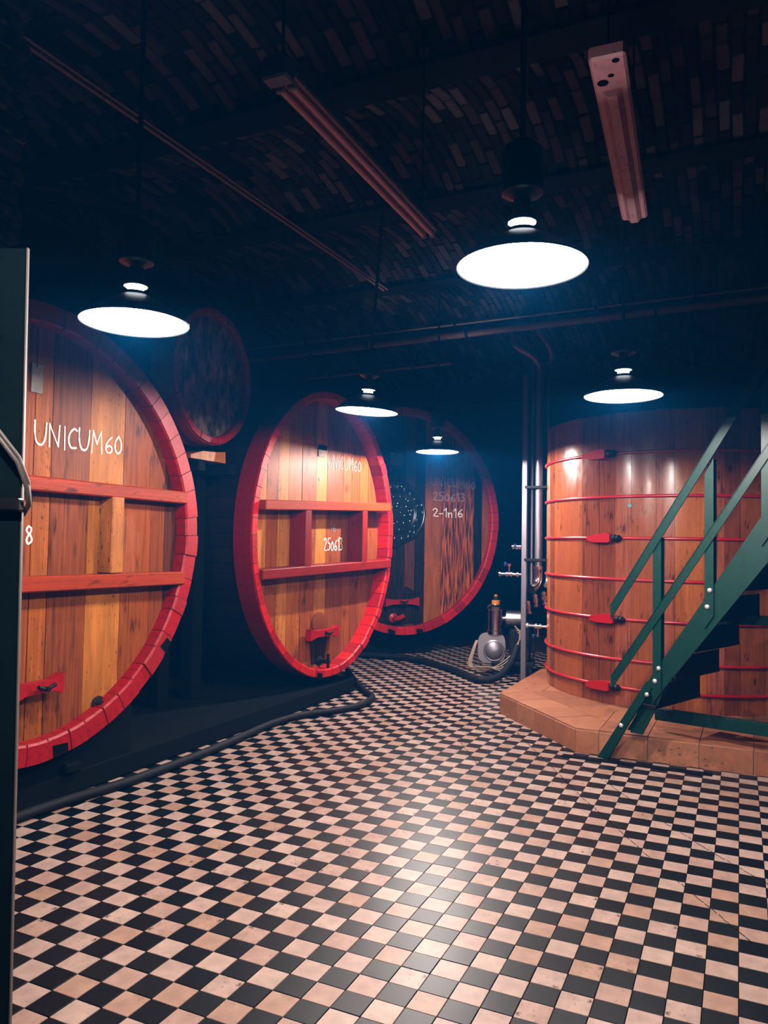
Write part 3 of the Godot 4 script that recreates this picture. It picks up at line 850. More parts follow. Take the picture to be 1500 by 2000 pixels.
# ------------------------------------------------------------------ upright vat
func vat() -> void:
	var C := Vector3(-0.56, 0, -8.34)
	var R := 1.3
	var y0 := 0.19
	var y1 := 2.79
	var o := thing("upright_vat", "tall round upright oak vat with red iron rod hoops on the tiled plinth", "vat", Vector3(C.x, y0 + 0.0016, C.z))
	var H := y1 - y0
	var tones := ["vat_orange", "vat_brown", "vat_rose", "vat_orange", "vat_deep", "vat_brown", "vat_rose"]
	var N := 46
	var cuts: Array[float] = [0.0]
	for i in N - 1:
		cuts.append(TAU * (i + 1 + rng.randf_range(-0.28, 0.28)) / N)
	cuts.append(TAU)
	for i in N:
		var g := 0.0012 / R
		var a0: float = cuts[i] + g
		var a1: float = cuts[i + 1] - g
		var mb := MB.new()
		var rr := R + rng.randf_range(-0.0025, 0.0025)
		var top := H + rng.randf_range(-0.004, 0.004)
		var uo := Vector2(rng.randf() * 3, rng.randf() * 3)
		var tp := 0.005
		for k in 2:
			var b0 := lerpf(a0, a1, k * 0.5)
			var b1 := lerpf(a0, a1, (k + 1) * 0.5)
			var c0 := Vector3(cos(b0), 0, sin(b0))
			var c1 := Vector3(cos(b1), 0, sin(b1))
			var U := Vector3.UP
			var rt := rr + 0.012
			var u0 := b0 * R
			var u1 := b1 * R
			var f := [c0 * rr, c1 * rr, c1 * rt + U * top, c0 * rt + U * top]
			# curved outside
			var mid := Vector3(0, H * 0.5, 0)
			var uv := [Vector2(u0, 0) + uo, Vector2(u1, 0) + uo, Vector2(u1, top) + uo, Vector2(u0, top) + uo]
			if (f[1] - f[0]).cross(f[2] - f[0]).dot(c0) > 0.0:
				mb.quadn(f[0], f[1], f[2], f[3], c0, c1, c1, c0, uv)
			else:
				mb.quadn(f[3], f[2], f[1], f[0], c0, c1, c1, c0, [uv[3], uv[2], uv[1], uv[0]])
			mb.oquad(c0 * rt + U * top, c1 * rt + U * top, c1 * (rt - 0.06) + U * top, c0 * (rt - 0.06) + U * top, mid)
			mb.oquad(c0 * (rt - 0.06) + U * top, c1 * (rt - 0.06) + U * top, c1 * (rt - 0.06) + U * (top - 0.12), c0 * (rt - 0.06) + U * (top - 0.12), c0 * (rt + 1.0) + U * top)
		for e in [a0, a1]:
			var c := Vector3(cos(e), 0, sin(e))
			var cm := Vector3(cos((a0 + a1) * 0.5), 0, sin((a0 + a1) * 0.5)) * (R - 0.02) + Vector3(0, H * 0.5, 0)
			mb.oquad(c * rr, c * (rr - 0.05), c * (rr - 0.04) + Vector3.UP * top, c * (rr + 0.012) + Vector3.UP * top, cm)
		put("stave", mb.mesh(), mats[tones[rng.randi() % tones.size()]], o)
	var inner := MB.new()
	inner.lathe([Vector2(R - 0.03, 0.0), Vector2(R - 0.02, H - 0.1), Vector2(0.0, H - 0.1)], 64)
	put("lid", inner.mesh(), mats.vat_side, o)
	# rod hoops and their cast lugs
	var hoops := [[0.35, [115.5]], [0.595, [196.0, 30.0]], [0.95, [113.8]], [1.302, [196.0, 35.0]], [1.668, [115.2]], [2.038, [196.0, 25.0]], [2.425, [117.3]]]
	for hh in hoops:
		var y: float = hh[0] - y0
		var rr: float = R + 0.012 * y / H + 0.013
		var mb := MB.new()
		var p := []
		for i in 97:
			var a := TAU * i / 96.0
			p.append(Vector3(cos(a) * rr, y, sin(a) * rr))
		mb.tube(p, 0.0135, 8, false)
		var hoop := put("rod_hoop", mb.mesh(), mats.red_rod, o)
		for deg in hh[1]:
			var a := deg_to_rad(deg)
			var rad := Vector3(cos(a), 0, sin(a))
			var tg := Vector3(sin(a), 0, -cos(a))   # clockwise seen from above: to the right for the viewer
			var at := rad * (rr + 0.022) + Vector3.UP * y
			var bs := Basis(tg, Vector3.UP, tg.cross(Vector3.UP))
			var lug := MB.new()
			lug.prism(PackedVector2Array([Vector2(-0.14, -0.024), Vector2(-0.08, -0.04), Vector2(0.08, -0.042), Vector2(0.1, -0.03), Vector2(0.1, 0.032), Vector2(0.07, 0.045), Vector2(-0.03, 0.036), Vector2(-0.14, 0.012)]), -0.03, 0.03, Transform3D(bs, at))
			put("lug", lug.mesh(), mats.red_rod, hoop)
			var nut := MB.new()
			nut.tube([at + tg * 0.08, at + tg * 0.2], 0.017, 6)
			nut.tube([at + tg * 0.115, at + tg * 0.15], 0.034, 6)
			nut.tube([at + tg * 0.155, at + tg * 0.18], 0.03, 6)
			put("lug_nut", nut.mesh(), mats.black_iron, hoop)
	var dot := MB.new()
	var da := deg_to_rad(104.1)
	dot.lathe([Vector2(0, 0), Vector2(0.02, 0), Vector2(0.018, 0.004), Vector2(0, 0.004)], 12, Transform3D(Basis(Quaternion(Vector3.UP, Vector3(cos(da), 0, sin(da)))), Vector3(cos(da) * (R + 0.011), 1.956 - y0, sin(da) * (R + 0.011))))
	put("teal_dot", dot.mesh(), mats.teal_dot, o)

# ------------------------------------------------------------------ tiled plinth under the vat
func vat_plinth() -> void:
	var o := thing("tiled_plinth", "low terracotta tiled plinth with an angled corner under the upright vat", "plinth", Vector3(-0.56, 0, -8.34))
	var B := Vector2(-1.155, -6.075)
	var Cc := Vector2(-2.065, -7.13)
	var D := Vector2(-2.05, -9.75)
	var A := Vector2(2.2, -6.03)
	var E := Vector2(2.2, -9.75)
	var off := Vector2(-0.56, -8.34)
	var top := 0.19
	# core, kept a little inside the tiles
	var core := MB.new()
	var shr := 0.012
	var ring := PackedVector2Array([A + Vector2(0, -shr), B + Vector2(0.004, -shr), Cc + Vector2(shr, -0.004), D + Vector2(shr, 0), E])
	var loc := PackedVector2Array()
	for p in ring:
		loc.append(Vector2(p.x - off.x, -(p.y - off.y)))
	core.prism(loc, 0.0, top - 0.012, Transform3D(Basis(Vector3(1, 0, 0), -PI / 2), Vector3.ZERO))
	put("core", core.mesh(), mats.mortar, o)
	var tones := ["terracotta", "terracotta_pale", "terracotta_dark", "terracotta"]
	# sectors: each edge with its own rows
	var mid := Vector2(-0.56, -8.34)
	var sectors := [[A, B, PackedVector2Array([A, B, mid, Vector2(2.2, -8.34)]), 0.355, -0.62], [B, Cc, PackedVector2Array([B, Cc, mid]), 0.345, 0.0], [Cc, D, PackedVector2Array([Cc, D, Vector2(-0.56, -9.75), mid]), 0.34, 0.0]]
	for s in sectors:
		var p0: Vector2 = s[0]
		var p1: Vector2 = s[1]
		var dir := (p1 - p0).normalized()
		var inw := Vector2(dir.y, -dir.x)
		if inw.dot(mid - p0) < 0.0:
			inw = -inw
		var len := (p1 - p0).length()
		var w: float = s[3]
		var start := 0.0
		if s[4] != 0.0:
			start = -fposmod(-(p0.x - s[4]) / 1.0, w) - 0.0
			start = fposmod(p0.x - float(s[4]), w) - w
		var n := int(ceil((len - start) / w))
		for i in n:
			var u0 := maxf(start + i * w, 0.0) + 0.004
			var u1 := minf(start + (i + 1) * w, len) - 0.004
			if u1 - u0 < 0.02:
				continue
			# upright face tile
			var face := MB.new()
			var c := p0 + dir * (u0 + u1) * 0.5 + inw * 0.008 - off
			var bs := Basis(Vector3(dir.x, 0, dir.y), Vector3.UP, Vector3(dir.x, 0, dir.y).cross(Vector3.UP))
			face.box(Vector3(c.x, (top - 0.012) * 0.5, c.y), Vector3(u1 - u0, top - 0.016, 0.016), 0.003, bs, Vector2(rng.randf() * 4, rng.randf() * 4))
			put("face_tile", face.mesh(), mats[tones[rng.randi() % 4]], o)
			# edge strip and top tiles
			for row in 5:
				var v0 := row * w + 0.003
				var v1 := (row + 1) * w - 0.003
				var poly := PackedVector2Array()
				var full0 := start + i * w + 0.003
				var full1 := start + (i + 1) * w - 0.003
				for q in [Vector2(full0, v0), Vector2(full1, v0), Vector2(full1, v1), Vector2(full0, v1)]:
					poly.append(p0 + dir * q.x + inw * q.y)
				for cut in Geometry2D.intersect_polygons(poly, s[2]):
					var l2 := PackedVector2Array()
					var far := true
					for q in cut:
						l2.append(Vector2(q.x - off.x, -(q.y - off.y)))
						if q.distance_to(mid) > 1.25:
							far = false
					if far or l2.size() < 3:
						continue
					var tile := MB.new()
					tile.prism(l2, top - 0.014, top + rng.randf_range(-0.001, 0.001), Transform3D(Basis(Vector3(1, 0, 0), -PI / 2), Vector3.ZERO))
					put("top_tile", tile.mesh(), mats[tones[rng.randi() % 4]], o)

# ------------------------------------------------------------------ green stair
func stair() -> void:
	var ph := deg_to_rad(22)
	var o := thing("steel_stair", "dark green steel stair side with two sloping handrails in front of the vat", "stair", Vector3(-0.93, 0, -6.0), -ph)
	# local x climbs along the stair, z towards the camera
	var M: Material = mats.green_steel
	var slope := 1.452
	var plate := MB.new()
	var top_y := 3.4
	var up0 := Vector2(0.30, 0.54)
	plate.prism(PackedVector2Array([Vector2(0.345, 0.61), Vector2(0.345 + (top_y - 0.61) / 1.495, top_y), Vector2(0.19 + (top_y - 0.07) / slope + 0.16, top_y), Vector2(0.47, 0.585), Vector2(0.43, 0.46)]), -0.02, 0.0)
	put("stringer", plate.mesh(), M, o)
	var web := MB.new()
	web.prism(PackedVector2Array([Vector2(0.16, 0.235), Vector2(0.38, 0.62), Vector2(0.46, 0.57), Vector2(0.285, 0.235)]), -0.075, -0.06)
	put("stringer_web", web.mesh(), M, o)
	var lowf := MB.new()
	lowf.prism(PackedVector2Array([Vector2(0.19, 0.225), Vector2(0.40, 0.52), Vector2(0.47, 0.585), Vector2(0.288, 0.225)]), -0.06, -0.045)
	put("lower_flange", lowf.mesh(), M, o)
	var foot := MB.new()
	foot.prism(PackedVector2Array([Vector2(-0.05, 0.0), Vector2(0.04, 0.0), Vector2(0.20, 0.285), Vector2(0.40, 0.60), Vector2(0.345, 0.625)]), -0.015, 0.008)
	put("foot_bar", foot.mesh(), M, o)
	# posts stand on the face of the stringer
	for p in [[0.397, 0.46, 0.568, 1.66, 0.472], [0.773, 0.835, 1.136, 2.2, 1.042], [1.147, 1.21, 1.70, 2.75, 1.61]]:
		var mb := MB.new()
		mb.prism(PackedVector2Array([Vector2(p[0], p[4]), Vector2(p[1], p[2]), Vector2(p[1], p[3]), Vector2(p[0], p[3] - 0.1)]), 0.0, 0.012)
		mb.box(Vector3(p[1] - 0.004, (p[2] + p[3]) * 0.5, -0.014), Vector3(0.008, p[3] - p[2], 0.05), 0.001)
		put("rail_post", mb.mesh(), M, o)
	# flat handrails with a folded top edge
	var r1 := MB.new()
	r1.prism(PackedVector2Array([Vector2(0.064, 1.155), Vector2(0.066, 1.05), Vector2(0.10, 1.10), Vector2(1.42, 3.12), Vector2(1.345, 3.12)]), 0.012, 0.022)
	r1.prism(PackedVector2Array([Vector2(0.064, 1.155), Vector2(0.069, 1.150), Vector2(1.35, 3.11), Vector2(1.345, 3.12)]), -0.03, 0.022)
	put("handrail", r1.mesh(), M, o)
	var r2 := MB.new()
	r2.prism(PackedVector2Array([Vector2(0.072, 0.632), Vector2(0.073, 0.545), Vector2(0.105, 0.575), Vector2(1.83, 3.12), Vector2(1.765, 3.12)]), 0.012, 0.022)
	r2.prism(PackedVector2Array([Vector2(0.072, 0.632), Vector2(0.077, 0.627), Vector2(1.77, 3.11), Vector2(1.765, 3.12)]), -0.03, 0.022)
	put("knee_rail", r2.mesh(), M, o)
	for b in [[0.81, 1.305, 0.012], [0.793, 1.192, 0.012], [0.443, 0.731, 0.012], [0.416, 0.637, 0.012], [0.352, 0.532, 0.008], [0.150, 0.275, 0.008]]:
		var mb := MB.new()
		mb.lathe([Vector2(0.017, 0.0), Vector2(0.0165, 0.004), Vector2(0.011, 0.010), Vector2(0.0, 0.012)], 10, Transform3D(Basis(Vector3(1, 0, 0), PI / 2), Vector3(b[0], b[1], b[2])))
		put("bolt", mb.mesh(), mats.bolt, o)
	# horizontal ties behind
	var t1 := MB.new()
	t1.box(Vector3(0.95, 1.083, -0.5), Vector3(0.78, 0.07, 0.012), 0.002, Basis(Vector3(0, 0, 1), 0.055))
	put("tie_bar", t1.mesh(), M, o)
	var t2 := MB.new()
	t2.box(Vector3(0.85, 0.335, -0.42), Vector3(1.3, 0.09, 0.05), 0.003, Basis(Vector3(0, 0, 1), 0.035))
	put("tie_bar", t2.mesh(), M, o)
	var t3 := MB.new()
	t3.box(Vector3(1.3, 1.695, -0.75), Vector3(0.12, 3.0, 0.06), 0.003)
	put("rear_post", t3.mesh(), M, o)
	# the far stringer and the plate treads of the upper flight, above the frame
	var fs := MB.new()
	fs.prism(PackedVector2Array([Vector2(1.15, 1.80), Vector2(2.26, 3.4), Vector2(2.36, 3.4), Vector2(1.22, 1.70)]), -0.78, -0.76)
	put("far_stringer", fs.mesh(), M, o)
	for k in 11:
		var y := 0.44 + k * 0.22
		var xc := 0.74 + (y - 1.1) / 1.47
		var td := MB.new()
		td.box(Vector3(xc + 0.035, y, -0.39), Vector3(0.15, 0.025, 0.72), 0.003)
		td.box(Vector3(xc + 0.105, y + 0.085, -0.39), Vector3(0.01, 0.15, 0.70), 0.0)
		put("tread", td.mesh(), mats.black_iron, o)

# ------------------------------------------------------------------ floor
func floor_build() -> void:
	var slab := MB.new()
	slab.box(Vector3(-1.2, -0.11, -5.0), Vector3(14.0, 0.2, 18.0), 0.0)
	var o := put("floor", slab.mesh(), mats.grout)
	struct(o)
	o.set_meta("label", "black and white chequered tile floor")
	var OX := -10.049
	var OZ := 31.62
	var C := get_node("camera") as Camera3D
	var list := []
	var inv := C.global_transform.affine_inverse()
	for i in range(-34, 36):
		for j in range(-42, 76):
			var x := (i + 0.5 + OX) * T
			var z := -(j - 0.5 + OZ) * T
			if z < -11.5 or z > 1.2 or x > 3.4 or x < -5.2:
				continue
			if x < -3.95 and z > -7.55:
				continue
			if x > -1.0 and z < -6.12 and z > -9.7:
				continue
			if x > -2.0 and z < -7.15 and z > -9.7:
				continue
			var p := inv * Vector3(x, 0, z)
			var vis := false
			var px := Vector2.ZERO
			if p.z < -0.4:
				px = Vector2(750.0 + 1500.0 * p.x / -p.z, 1000.0 - 1500.0 * p.y / -p.z)
				vis = px.x > -40 and px.x < 1540 and px.y < 2040
			var white := posmod(i + j, 2) == 0
			list.append([p.length() if vis else 100.0 + p.length(), x, z, white])
	list.sort_custom(func(a, b): return a[0] < b[0])
	# shared meshes: four variants, bevelled slabs
	var kinds := []
	for k in 6:
		var mb := MB.new()
		mb.box(Vector3(0, -0.004, 0), Vector3(T - 0.0028, 0.012, T - 0.0028), 0.0012, Basis.IDENTITY, Vector2(k * 0.37, k * 0.71))
		kinds.append(mb.mesh())
	var whites := ["tile_white", "tile_pink", "tile_cream", "tile_white", "tile_pink", "tile_rust"]
	var blacks := ["tile_black", "tile_coal", "tile_black"]
	var n_w := 0
	var n_b := 0
	var rest := {}
	for e in list:
		var m: String = whites[rng.randi() % 6] if e[3] else blacks[rng.randi() % 3]
		var y := rng.randf_range(-0.0006, 0.0006)
		var single: bool = (n_w < 150) if e[3] else (n_b < 150)
		if e[0] >= 100.0:
			single = false
		if single:
			var t := put("tile", kinds[rng.randi() % 6], mats[m], o)
			t.position = Vector3(e[1], y, e[2])
			t.rotation = Vector3(rng.randf_range(-0.002, 0.002), (rng.randi() % 4) * PI / 2, rng.randf_range(-0.002, 0.002))
			if e[3]:
				n_w += 1
			else:
				n_b += 1
		else:
			if not rest.has(m):
				rest[m] = MB.new()
			var mb: MB = rest[m]
			var h := (T - 0.0028) * 0.5
			var c := Vector3(e[1], 0.002 + y, e[2])
			var uo := Vector2(rng.randf() * 4, rng.randf() * 4)
			var q := [c + Vector3(-h, 0, h), c + Vector3(h, 0, h), c + Vector3(h, 0, -h), c + Vector3(-h, 0, -h)]
			mb.quad(q[0], q[1], q[2], q[3], [uo, uo + Vector2(T, 0), uo + Vector2(T, T), uo + Vector2(0, T)])
			var dn := Vector3(0, -0.012, 0)
			for k in 4:
				mb.oquad(q[k], q[(k + 1) % 4], q[(k + 1) % 4] + dn, q[k] + dn, c + dn)
	var am := ArrayMesh.new()
	var ml := []
	for m in rest:
		rest[m].mesh(am)
		ml.append(mats[m])
	var r := put("far_tiles", am, ml, o)
	r.set_meta("kind", "stuff")
	# hairline cracks that run slantwise over the tiles
	var cr := MB.new()
	for line in [[[-1.72, -6.47], [-0.90, -5.0], [-0.34, -4.08], [0.05, -3.5]], [[-1.05, -5.75], [-0.45, -4.85], [-0.12, -4.42], [0.26, -3.98]], [[-3.3, -8.6], [-2.6, -7.4], [-2.0, -6.6]], [[-2.9, -7.0], [-2.2, -6.2], [-1.72, -5.4]]]:
		for i in line.size() - 1:
			var a := Vector3(line[i][0], 0.0032, line[i][1])
			var b := Vector3(line[i + 1][0], 0.0032, line[i + 1][1])
			var n := 14
			for k in n:
				var p0 := a.lerp(b, float(k) / n) + Vector3(rng.randf_range(-0.006, 0.006), 0, 0)
				var p1 := a.lerp(b, (k + 0.86) / n)
				var side := (p1 - p0).cross(Vector3.UP).normalized() * 0.0026
				cr.oquad(p0 - side, p1 - side, p1 + side, p0 + side, p0 + Vector3(0, -1, 0))
	put("crack", cr.mesh(), mats.crack, o)
	var dr := MB.new()
	dr.box(Vector3(-0.70, 0.002, -5.93), Vector3(1.05, 0.008, 0.085), 0.001)
	put("drain_slot", dr.mesh(), mats.chip, o)

# ------------------------------------------------------------------ room shell
func room() -> void:
	for w in [["wall_left", Vector3(-8.1, 2.4, -5.0), Vector3(0.2, 5.2, 18.0)], ["wall_right", Vector3(5.7, 2.4, -5.0), Vector3(0.2, 5.2, 18.0)], ["wall_back", Vector3(-1.2, 2.4, -13.9), Vector3(14.0, 5.2, 0.2)], ["wall_front", Vector3(-1.2, 2.4, 3.9), Vector3(14.0, 5.2, 0.2)]]:
		var mb := MB.new()
		mb.box(w[1], w[2], 0.0)
		struct(put(w[0], mb.mesh(), mats.wall_dark))
	# ceiling: steel joists with shallow brick vaults between
	var hb := 4.2
	var beams := [2.45, 0.85, -0.75, -2.32, -3.90, -5.45, -7.15, -8.8, -10.4, -12.0, -13.6]
	var slab := MB.new()
	slab.box(Vector3(-1.2, 4.85, -5.0), Vector3(14.0, 0.2, 18.0), 0.0)
	var ceil := put("ceiling", slab.mesh(), mats.vault_mortar)
	struct(ceil)
	ceil.set_meta("label", "dark brick vault ceiling between steel joists")
	for z in beams:
		var mb := MB.new()
		mb.box(Vector3(-1.2, hb + 0.008, z), Vector3(13.8, 0.016, 0.23), 0.003)
		mb.box(Vector3(-1.2, hb + 0.15, z), Vector3(13.8, 0.28, 0.02), 0.0)
		put("joist", mb.mesh(), mats.beam_steel, ceil)
	var bricks := []
	var vault := MB.new()
	for k in beams.size() - 1:
		var za: float = beams[k] - 0.03
		var zb: float = beams[k + 1] + 0.03
		var span := za - zb
		var rise := 0.17
		var rad := (span * span / 4.0 + rise * rise) / (2.0 * rise)
		var half := asin(span * 0.5 / rad)
		var zc := (za + zb) * 0.5
		var yc := hb + 0.03 + rise - rad
		# mortar skin
		for i in 16:
			var t0 := lerpf(-half, half, i / 16.0)
			var t1 := lerpf(-half, half, (i + 1) / 16.0)
			var r2 := rad + 0.006
			var p0 := Vector3(0, yc + cos(t0) * r2, zc - sin(t0) * r2)
			var p1 := Vector3(0, yc + cos(t1) * r2, zc - sin(t1) * r2)
			var X0 := Vector3(-8.0, 0, 0)
			var X1 := Vector3(5.6, 0, 0)
			vault.oquad(p0 + X0, p1 + X0, p1 + X1, p0 + X1, Vector3(-1, 20, zc))
		if k < 2 or k > 8:
			continue
		var rows := 6
		var arc := 2.0 * half * rad
		var bl := arc / rows
		var x := -5.6
		var col := 0
		while x < 3.2:
			var pitch := rng.randf_range(0.07, 0.082)
			for r in rows + 1:
				var s0 := (r - 0.5 * (col % 2)) * bl + 0.008
				var s1 := s0 + bl - 0.014
				s0 = clampf(s0, 0.004, arc - 0.004)
				s1 = clampf(s1, 0.004, arc - 0.004)
				if s1 - s0 < 0.05 or rng.randf() < 0.05:
					continue
				var th := ((s0 + s1) * 0.5) / rad - half
				var at := Vector3(x + pitch * 0.5, yc + cos(th) * (rad + rng.randf_range(-0.008, 0.004)), zc - sin(th) * rad)
				bricks.append([at, s1 - s0, pitch - rng.randf_range(0.010, 0.02), th])
			x += pitch
			col += 1
	put("vault", vault.mesh(), mats.vault_mortar, ceil)
	var cam := get_node("camera") as Camera3D
	var inv := cam.global_transform.affine_inverse()
	var order := []
	for b in bricks:
		var p: Vector3 = inv * b[0]
		var sc := 1e6
		if p.z < -0.5:
			var px := Vector2(750.0 + 1500.0 * p.x / -p.z, 1000.0 - 1500.0 * p.y / -p.z)
			# the bricks the photograph lets one pick apart lie in the middle of the ceiling
			if px.x > -20 and px.x < 1520 and px.y > -20:
				sc = p.length() + (6.0 if px.x < 420 else 0.0)
		order.append([sc, b])
	order.sort_custom(func(a, b): return a[0] < b[0])
	var shapes := {}
	var brm := ["brick_red", "brick_brown", "brick_pale", "brick_brown"]
	var rest := {}
	for i in order.size():
		var b = order[i][1]
		var m: String = brm[rng.randi() % 4]
		var bs := Basis(Vector3(1, 0, 0), -b[3]) * Basis(Vector3.UP, rng.randf_range(-0.03, 0.03))
		var sz := Vector3(snappedf(b[2], 0.004), 0.022, snappedf(b[1], 0.02))
		if i < 300:
			if not shapes.has(sz):
				var mb := MB.new()
				mb.box(Vector3.ZERO, sz, 0.007)
				shapes[sz] = mb.mesh()
			var o := put("brick", shapes[sz], mats[m], ceil)
			o.transform = Transform3D(bs, b[0])
		else:
			if not rest.has(m):
				rest[m] = MB.new()
			rest[m].box(b[0], sz, 0.0, bs, Vector2(rng.randf(), rng.randf()))
	var am := ArrayMesh.new()
	var ml := []
	for m in rest:
		rest[m].mesh(am)
		ml.append(mats[m])
	put("far_bricks", am, ml, ceil).set_meta("kind", "stuff")

# ------------------------------------------------------------------ dark plinth and cradles under the casks
func cradles() -> void:
	var mb := MB.new()
	mb.box(Vector3(-5.64, 0.075, -3.86), Vector3(3.8, 0.15, 7.12), 0.015)
	var o := put("concrete_plinth", mb.mesh(), mats.dark_paint)
	tag(o, "long dark concrete kerb under the row of big casks", "plinth")
	for q in [[Vector3(-4.35, 0.15, -3.22), 0.0, 1.33, 0.29, 1.7, "dark timber cradle under the nearest cask", [1.375, 1.33, 1.93, 1.62, 0.03], 0.7], [Vector3(-4.745, 0.15, -7.005), -deg_to_rad(9.2), 1.435, 0.24, 0.8, "dark timber cradle under the middle cask", [1.14, 1.435, 2.03, 1.675, 0.02], 1.0], [Vector3(-4.93, 0.0, -10.61), -deg_to_rad(42), 1.6, 0.3, 1.1, "dark timber cradle under the far cask", [1.49, 1.61, 1.98, 1.915, 0.06], 0.9]]:
		var c := thing("cask_cradle", q[5], "cradle", q[0], q[1], "")
		for x in [0.5, -0.7]:
			var poly := PackedVector2Array()
			var w: float = q[4]
			poly.append(Vector2(-w * 0.5, 0.0))
			poly.append(Vector2(w * 0.5, 0.0))
			for i in 13:
				var t := lerpf(w * 0.5, -w * 0.5, i / 12.0)
				var sc: float = 1.0 + q[6][4] * (1.0 - pow(2.0 * ((0.0 - (x - q[7])) / 2.6) - 1.0, 2.0)) + 0.025
				var aa: float = q[6][0] * sc
				var bb: float = q[6][1] * sc
				var yy: float = q[6][3] - bb * pow(maxf(1.0 - pow(absf(t) / aa, q[6][2]), 0.0), 1.0 / q[6][2]) - q[0].y
				poly.append(Vector2(t, clampf(yy - 0.004, 0.02, 0.42)))
			var s := MB.new()
			s.prism(poly, -0.1, 0.1, Transform3D(Basis(Vector3(0, 0, -1), Vector3(0, 1, 0), Vector3(1, 0, 0)), Vector3(x, 0, 0)))
			put("saddle", s.mesh(), mats.dark_paint, c)
		for z in [-0.32, 0.32]:
			var l := MB.new()
			l.box(Vector3(-0.1, 0.03, z), Vector3(1.5, 0.06, 0.12), 0.01)
			put("runner", l.mesh(), mats.dark_paint, c)

# ------------------------------------------------------------------ pier, panel and cable at the left edge
func left_edge() -> void:
	var pr := MB.new()
	pr.box(Vector3(-2.36, 2.15, -1.54), Vector3(0.5, 4.3, 0.32), 0.02)
	var p := put("pillar", pr.mesh(), mats.vault_mortar)
	struct(p)
	p.set_meta("label", "crumbling brick pillar at the left edge")
	for i in 34:
		var y := 2.0 + i * 0.068
		var shift := 0.08 if i % 2 else 0.0
		for k in 2:
			var b := MB.new()
			b.box(Vector3(-2.105 + rng.randf_range(-0.012, 0.012), y, -1.62 + k * 0.16 - shift * 0.3), Vector3(0.04, 0.056, 0.15), 0.008, Basis(Vector3.UP, rng.randf_range(-0.04, 0.04)), Vector2(rng.randf(), rng.randf()))
			put("brick", b.mesh(), mats[["brick_pale", "plaster_pier", "plaster_pier"][rng.randi() % 3]], p)
		for k in 2:
			var b := MB.new()
			b.box(Vector3(-2.22 - k * 0.23 + shift, y, -1.372 + rng.randf_range(-0.006, 0.006)), Vector3(0.21, 0.056, 0.03), 0.006, Basis.IDENTITY, Vector2(rng.randf(), rng.randf()))
			put("brick", b.mesh(), mats[["brick_pale", "plaster_pier", "plaster_pier"][rng.randi() % 3]], p)
	# steel cover panel: a folded sheet, leaning very slightly
	var o := thing("metal_sheet", "tall dark green steel panel standing in front of the brick pillar", "panel", Vector3(-1.482, 0, -1.262))
	o.basis = Basis(Vector3(0, 1, 0), deg_to_rad(25)) * Basis(Vector3(0, 0, 1), deg_to_rad(0.75))
	var sh := MB.new()
	sh.box(Vector3(-0.212, 1.130, 0.0), Vector3(0.42, 2.26, 0.008), 0.002)
	put("sheet", sh.mesh(), mats.panel_green, o)
	var lip := MB.new()
	lip.box(Vector3(0.0005, 1.130, -0.004), Vector3(0.003, 2.264, 0.009), 0.0)
	put("folded_edge", lip.mesh(), mats.cable_grey, o)
	var cl := MB.new()
	cl.box(Vector3(-0.2, 1.66, 0.02), Vector3(0.42, 0.03, 0.03), 0.004)
	put("clamp_strap", cl.mesh(), mats.black_iron, o)
	# stiff cable looping out past the panel edge
	var cb := MB.new()
	var pts := []
	var cv := Curve3D.new()
	var bx := Basis(Vector3(0, 1, 0), deg_to_rad(25))
	for q in [Vector3(-0.26, 2.02, 0.05), Vector3(-0.10, 1.855, 0.05), Vector3(-0.058, 1.815, 0.05), Vector3(-0.012, 1.755, 0.045), Vector3(0.004, 1.70, 0.03), Vector3(-0.004, 1.662, 0.0), Vector3(-0.03, 1.64, -0.03)]:
		cv.add_point(Vector3(-1.482, 0, -1.262) + bx * q)
	for i in cv.point_count:
		if i > 0 and i < cv.point_count - 1:
			var tn := (cv.get_point_position(i + 1) - cv.get_point_position(i - 1)) * 0.2
			cv.set_point_in(i, -tn)
			cv.set_point_out(i, tn)
	for k in cv.get_baked_points():
		if pts.is_empty() or (pts[-1] - k).length() > 0.012:
			pts.append(k)
	cb.tube(pts, 0.0062, 10)
	cb.tube(pts.map(func(w): return w + Vector3(0.004, 0.011, 0.0)), 0.004, 8)
	tag(put("electric_cable", cb.mesh(), mats.cable_grey), "grey cable looping round the edge of the green steel panel", "cable")

# ------------------------------------------------------------------ pipes
func smooth(raw: Array, step := 0.04) -> Array:
	var cv := Curve3D.new()
	cv.bake_interval = step
	for q in raw:
		cv.add_point(q)
	for i in range(1, raw.size() - 1):
		var tn: Vector3 = (raw[i + 1] - raw[i - 1]) * 0.18
		cv.set_point_in(i, -tn)
		cv.set_point_out(i, tn)
	return Array(cv.get_baked_points())

func pipe_run(called: String, label: String, raw: Array, r: float, m: Material, clips := []) -> Node3D:
	var o := thing(called, label, "pipe", raw[0])
	var mb := MB.new()
	mb.tube(raw.map(func(q): return q - raw[0]), r, 12)
	put("pipe_length", mb.mesh(), m, o)
	for c in clips:
		var k := MB.new()
		var d: Vector3 = (raw[-1] - raw[0]).normalized()
		var at: Vector3 = d * c
		k.tube([at - d * 0.015, at + d * 0.015], r * 1.35, 12)
		var top: float = 4.2 - raw[0].y
		if d.y < 0.5 and top > at.y:
			k.tube([at, Vector3(at.x, top, at.z)], 0.006, 6)
		put("pipe_clip", k.mesh(), mats.black_iron, o)
	return o

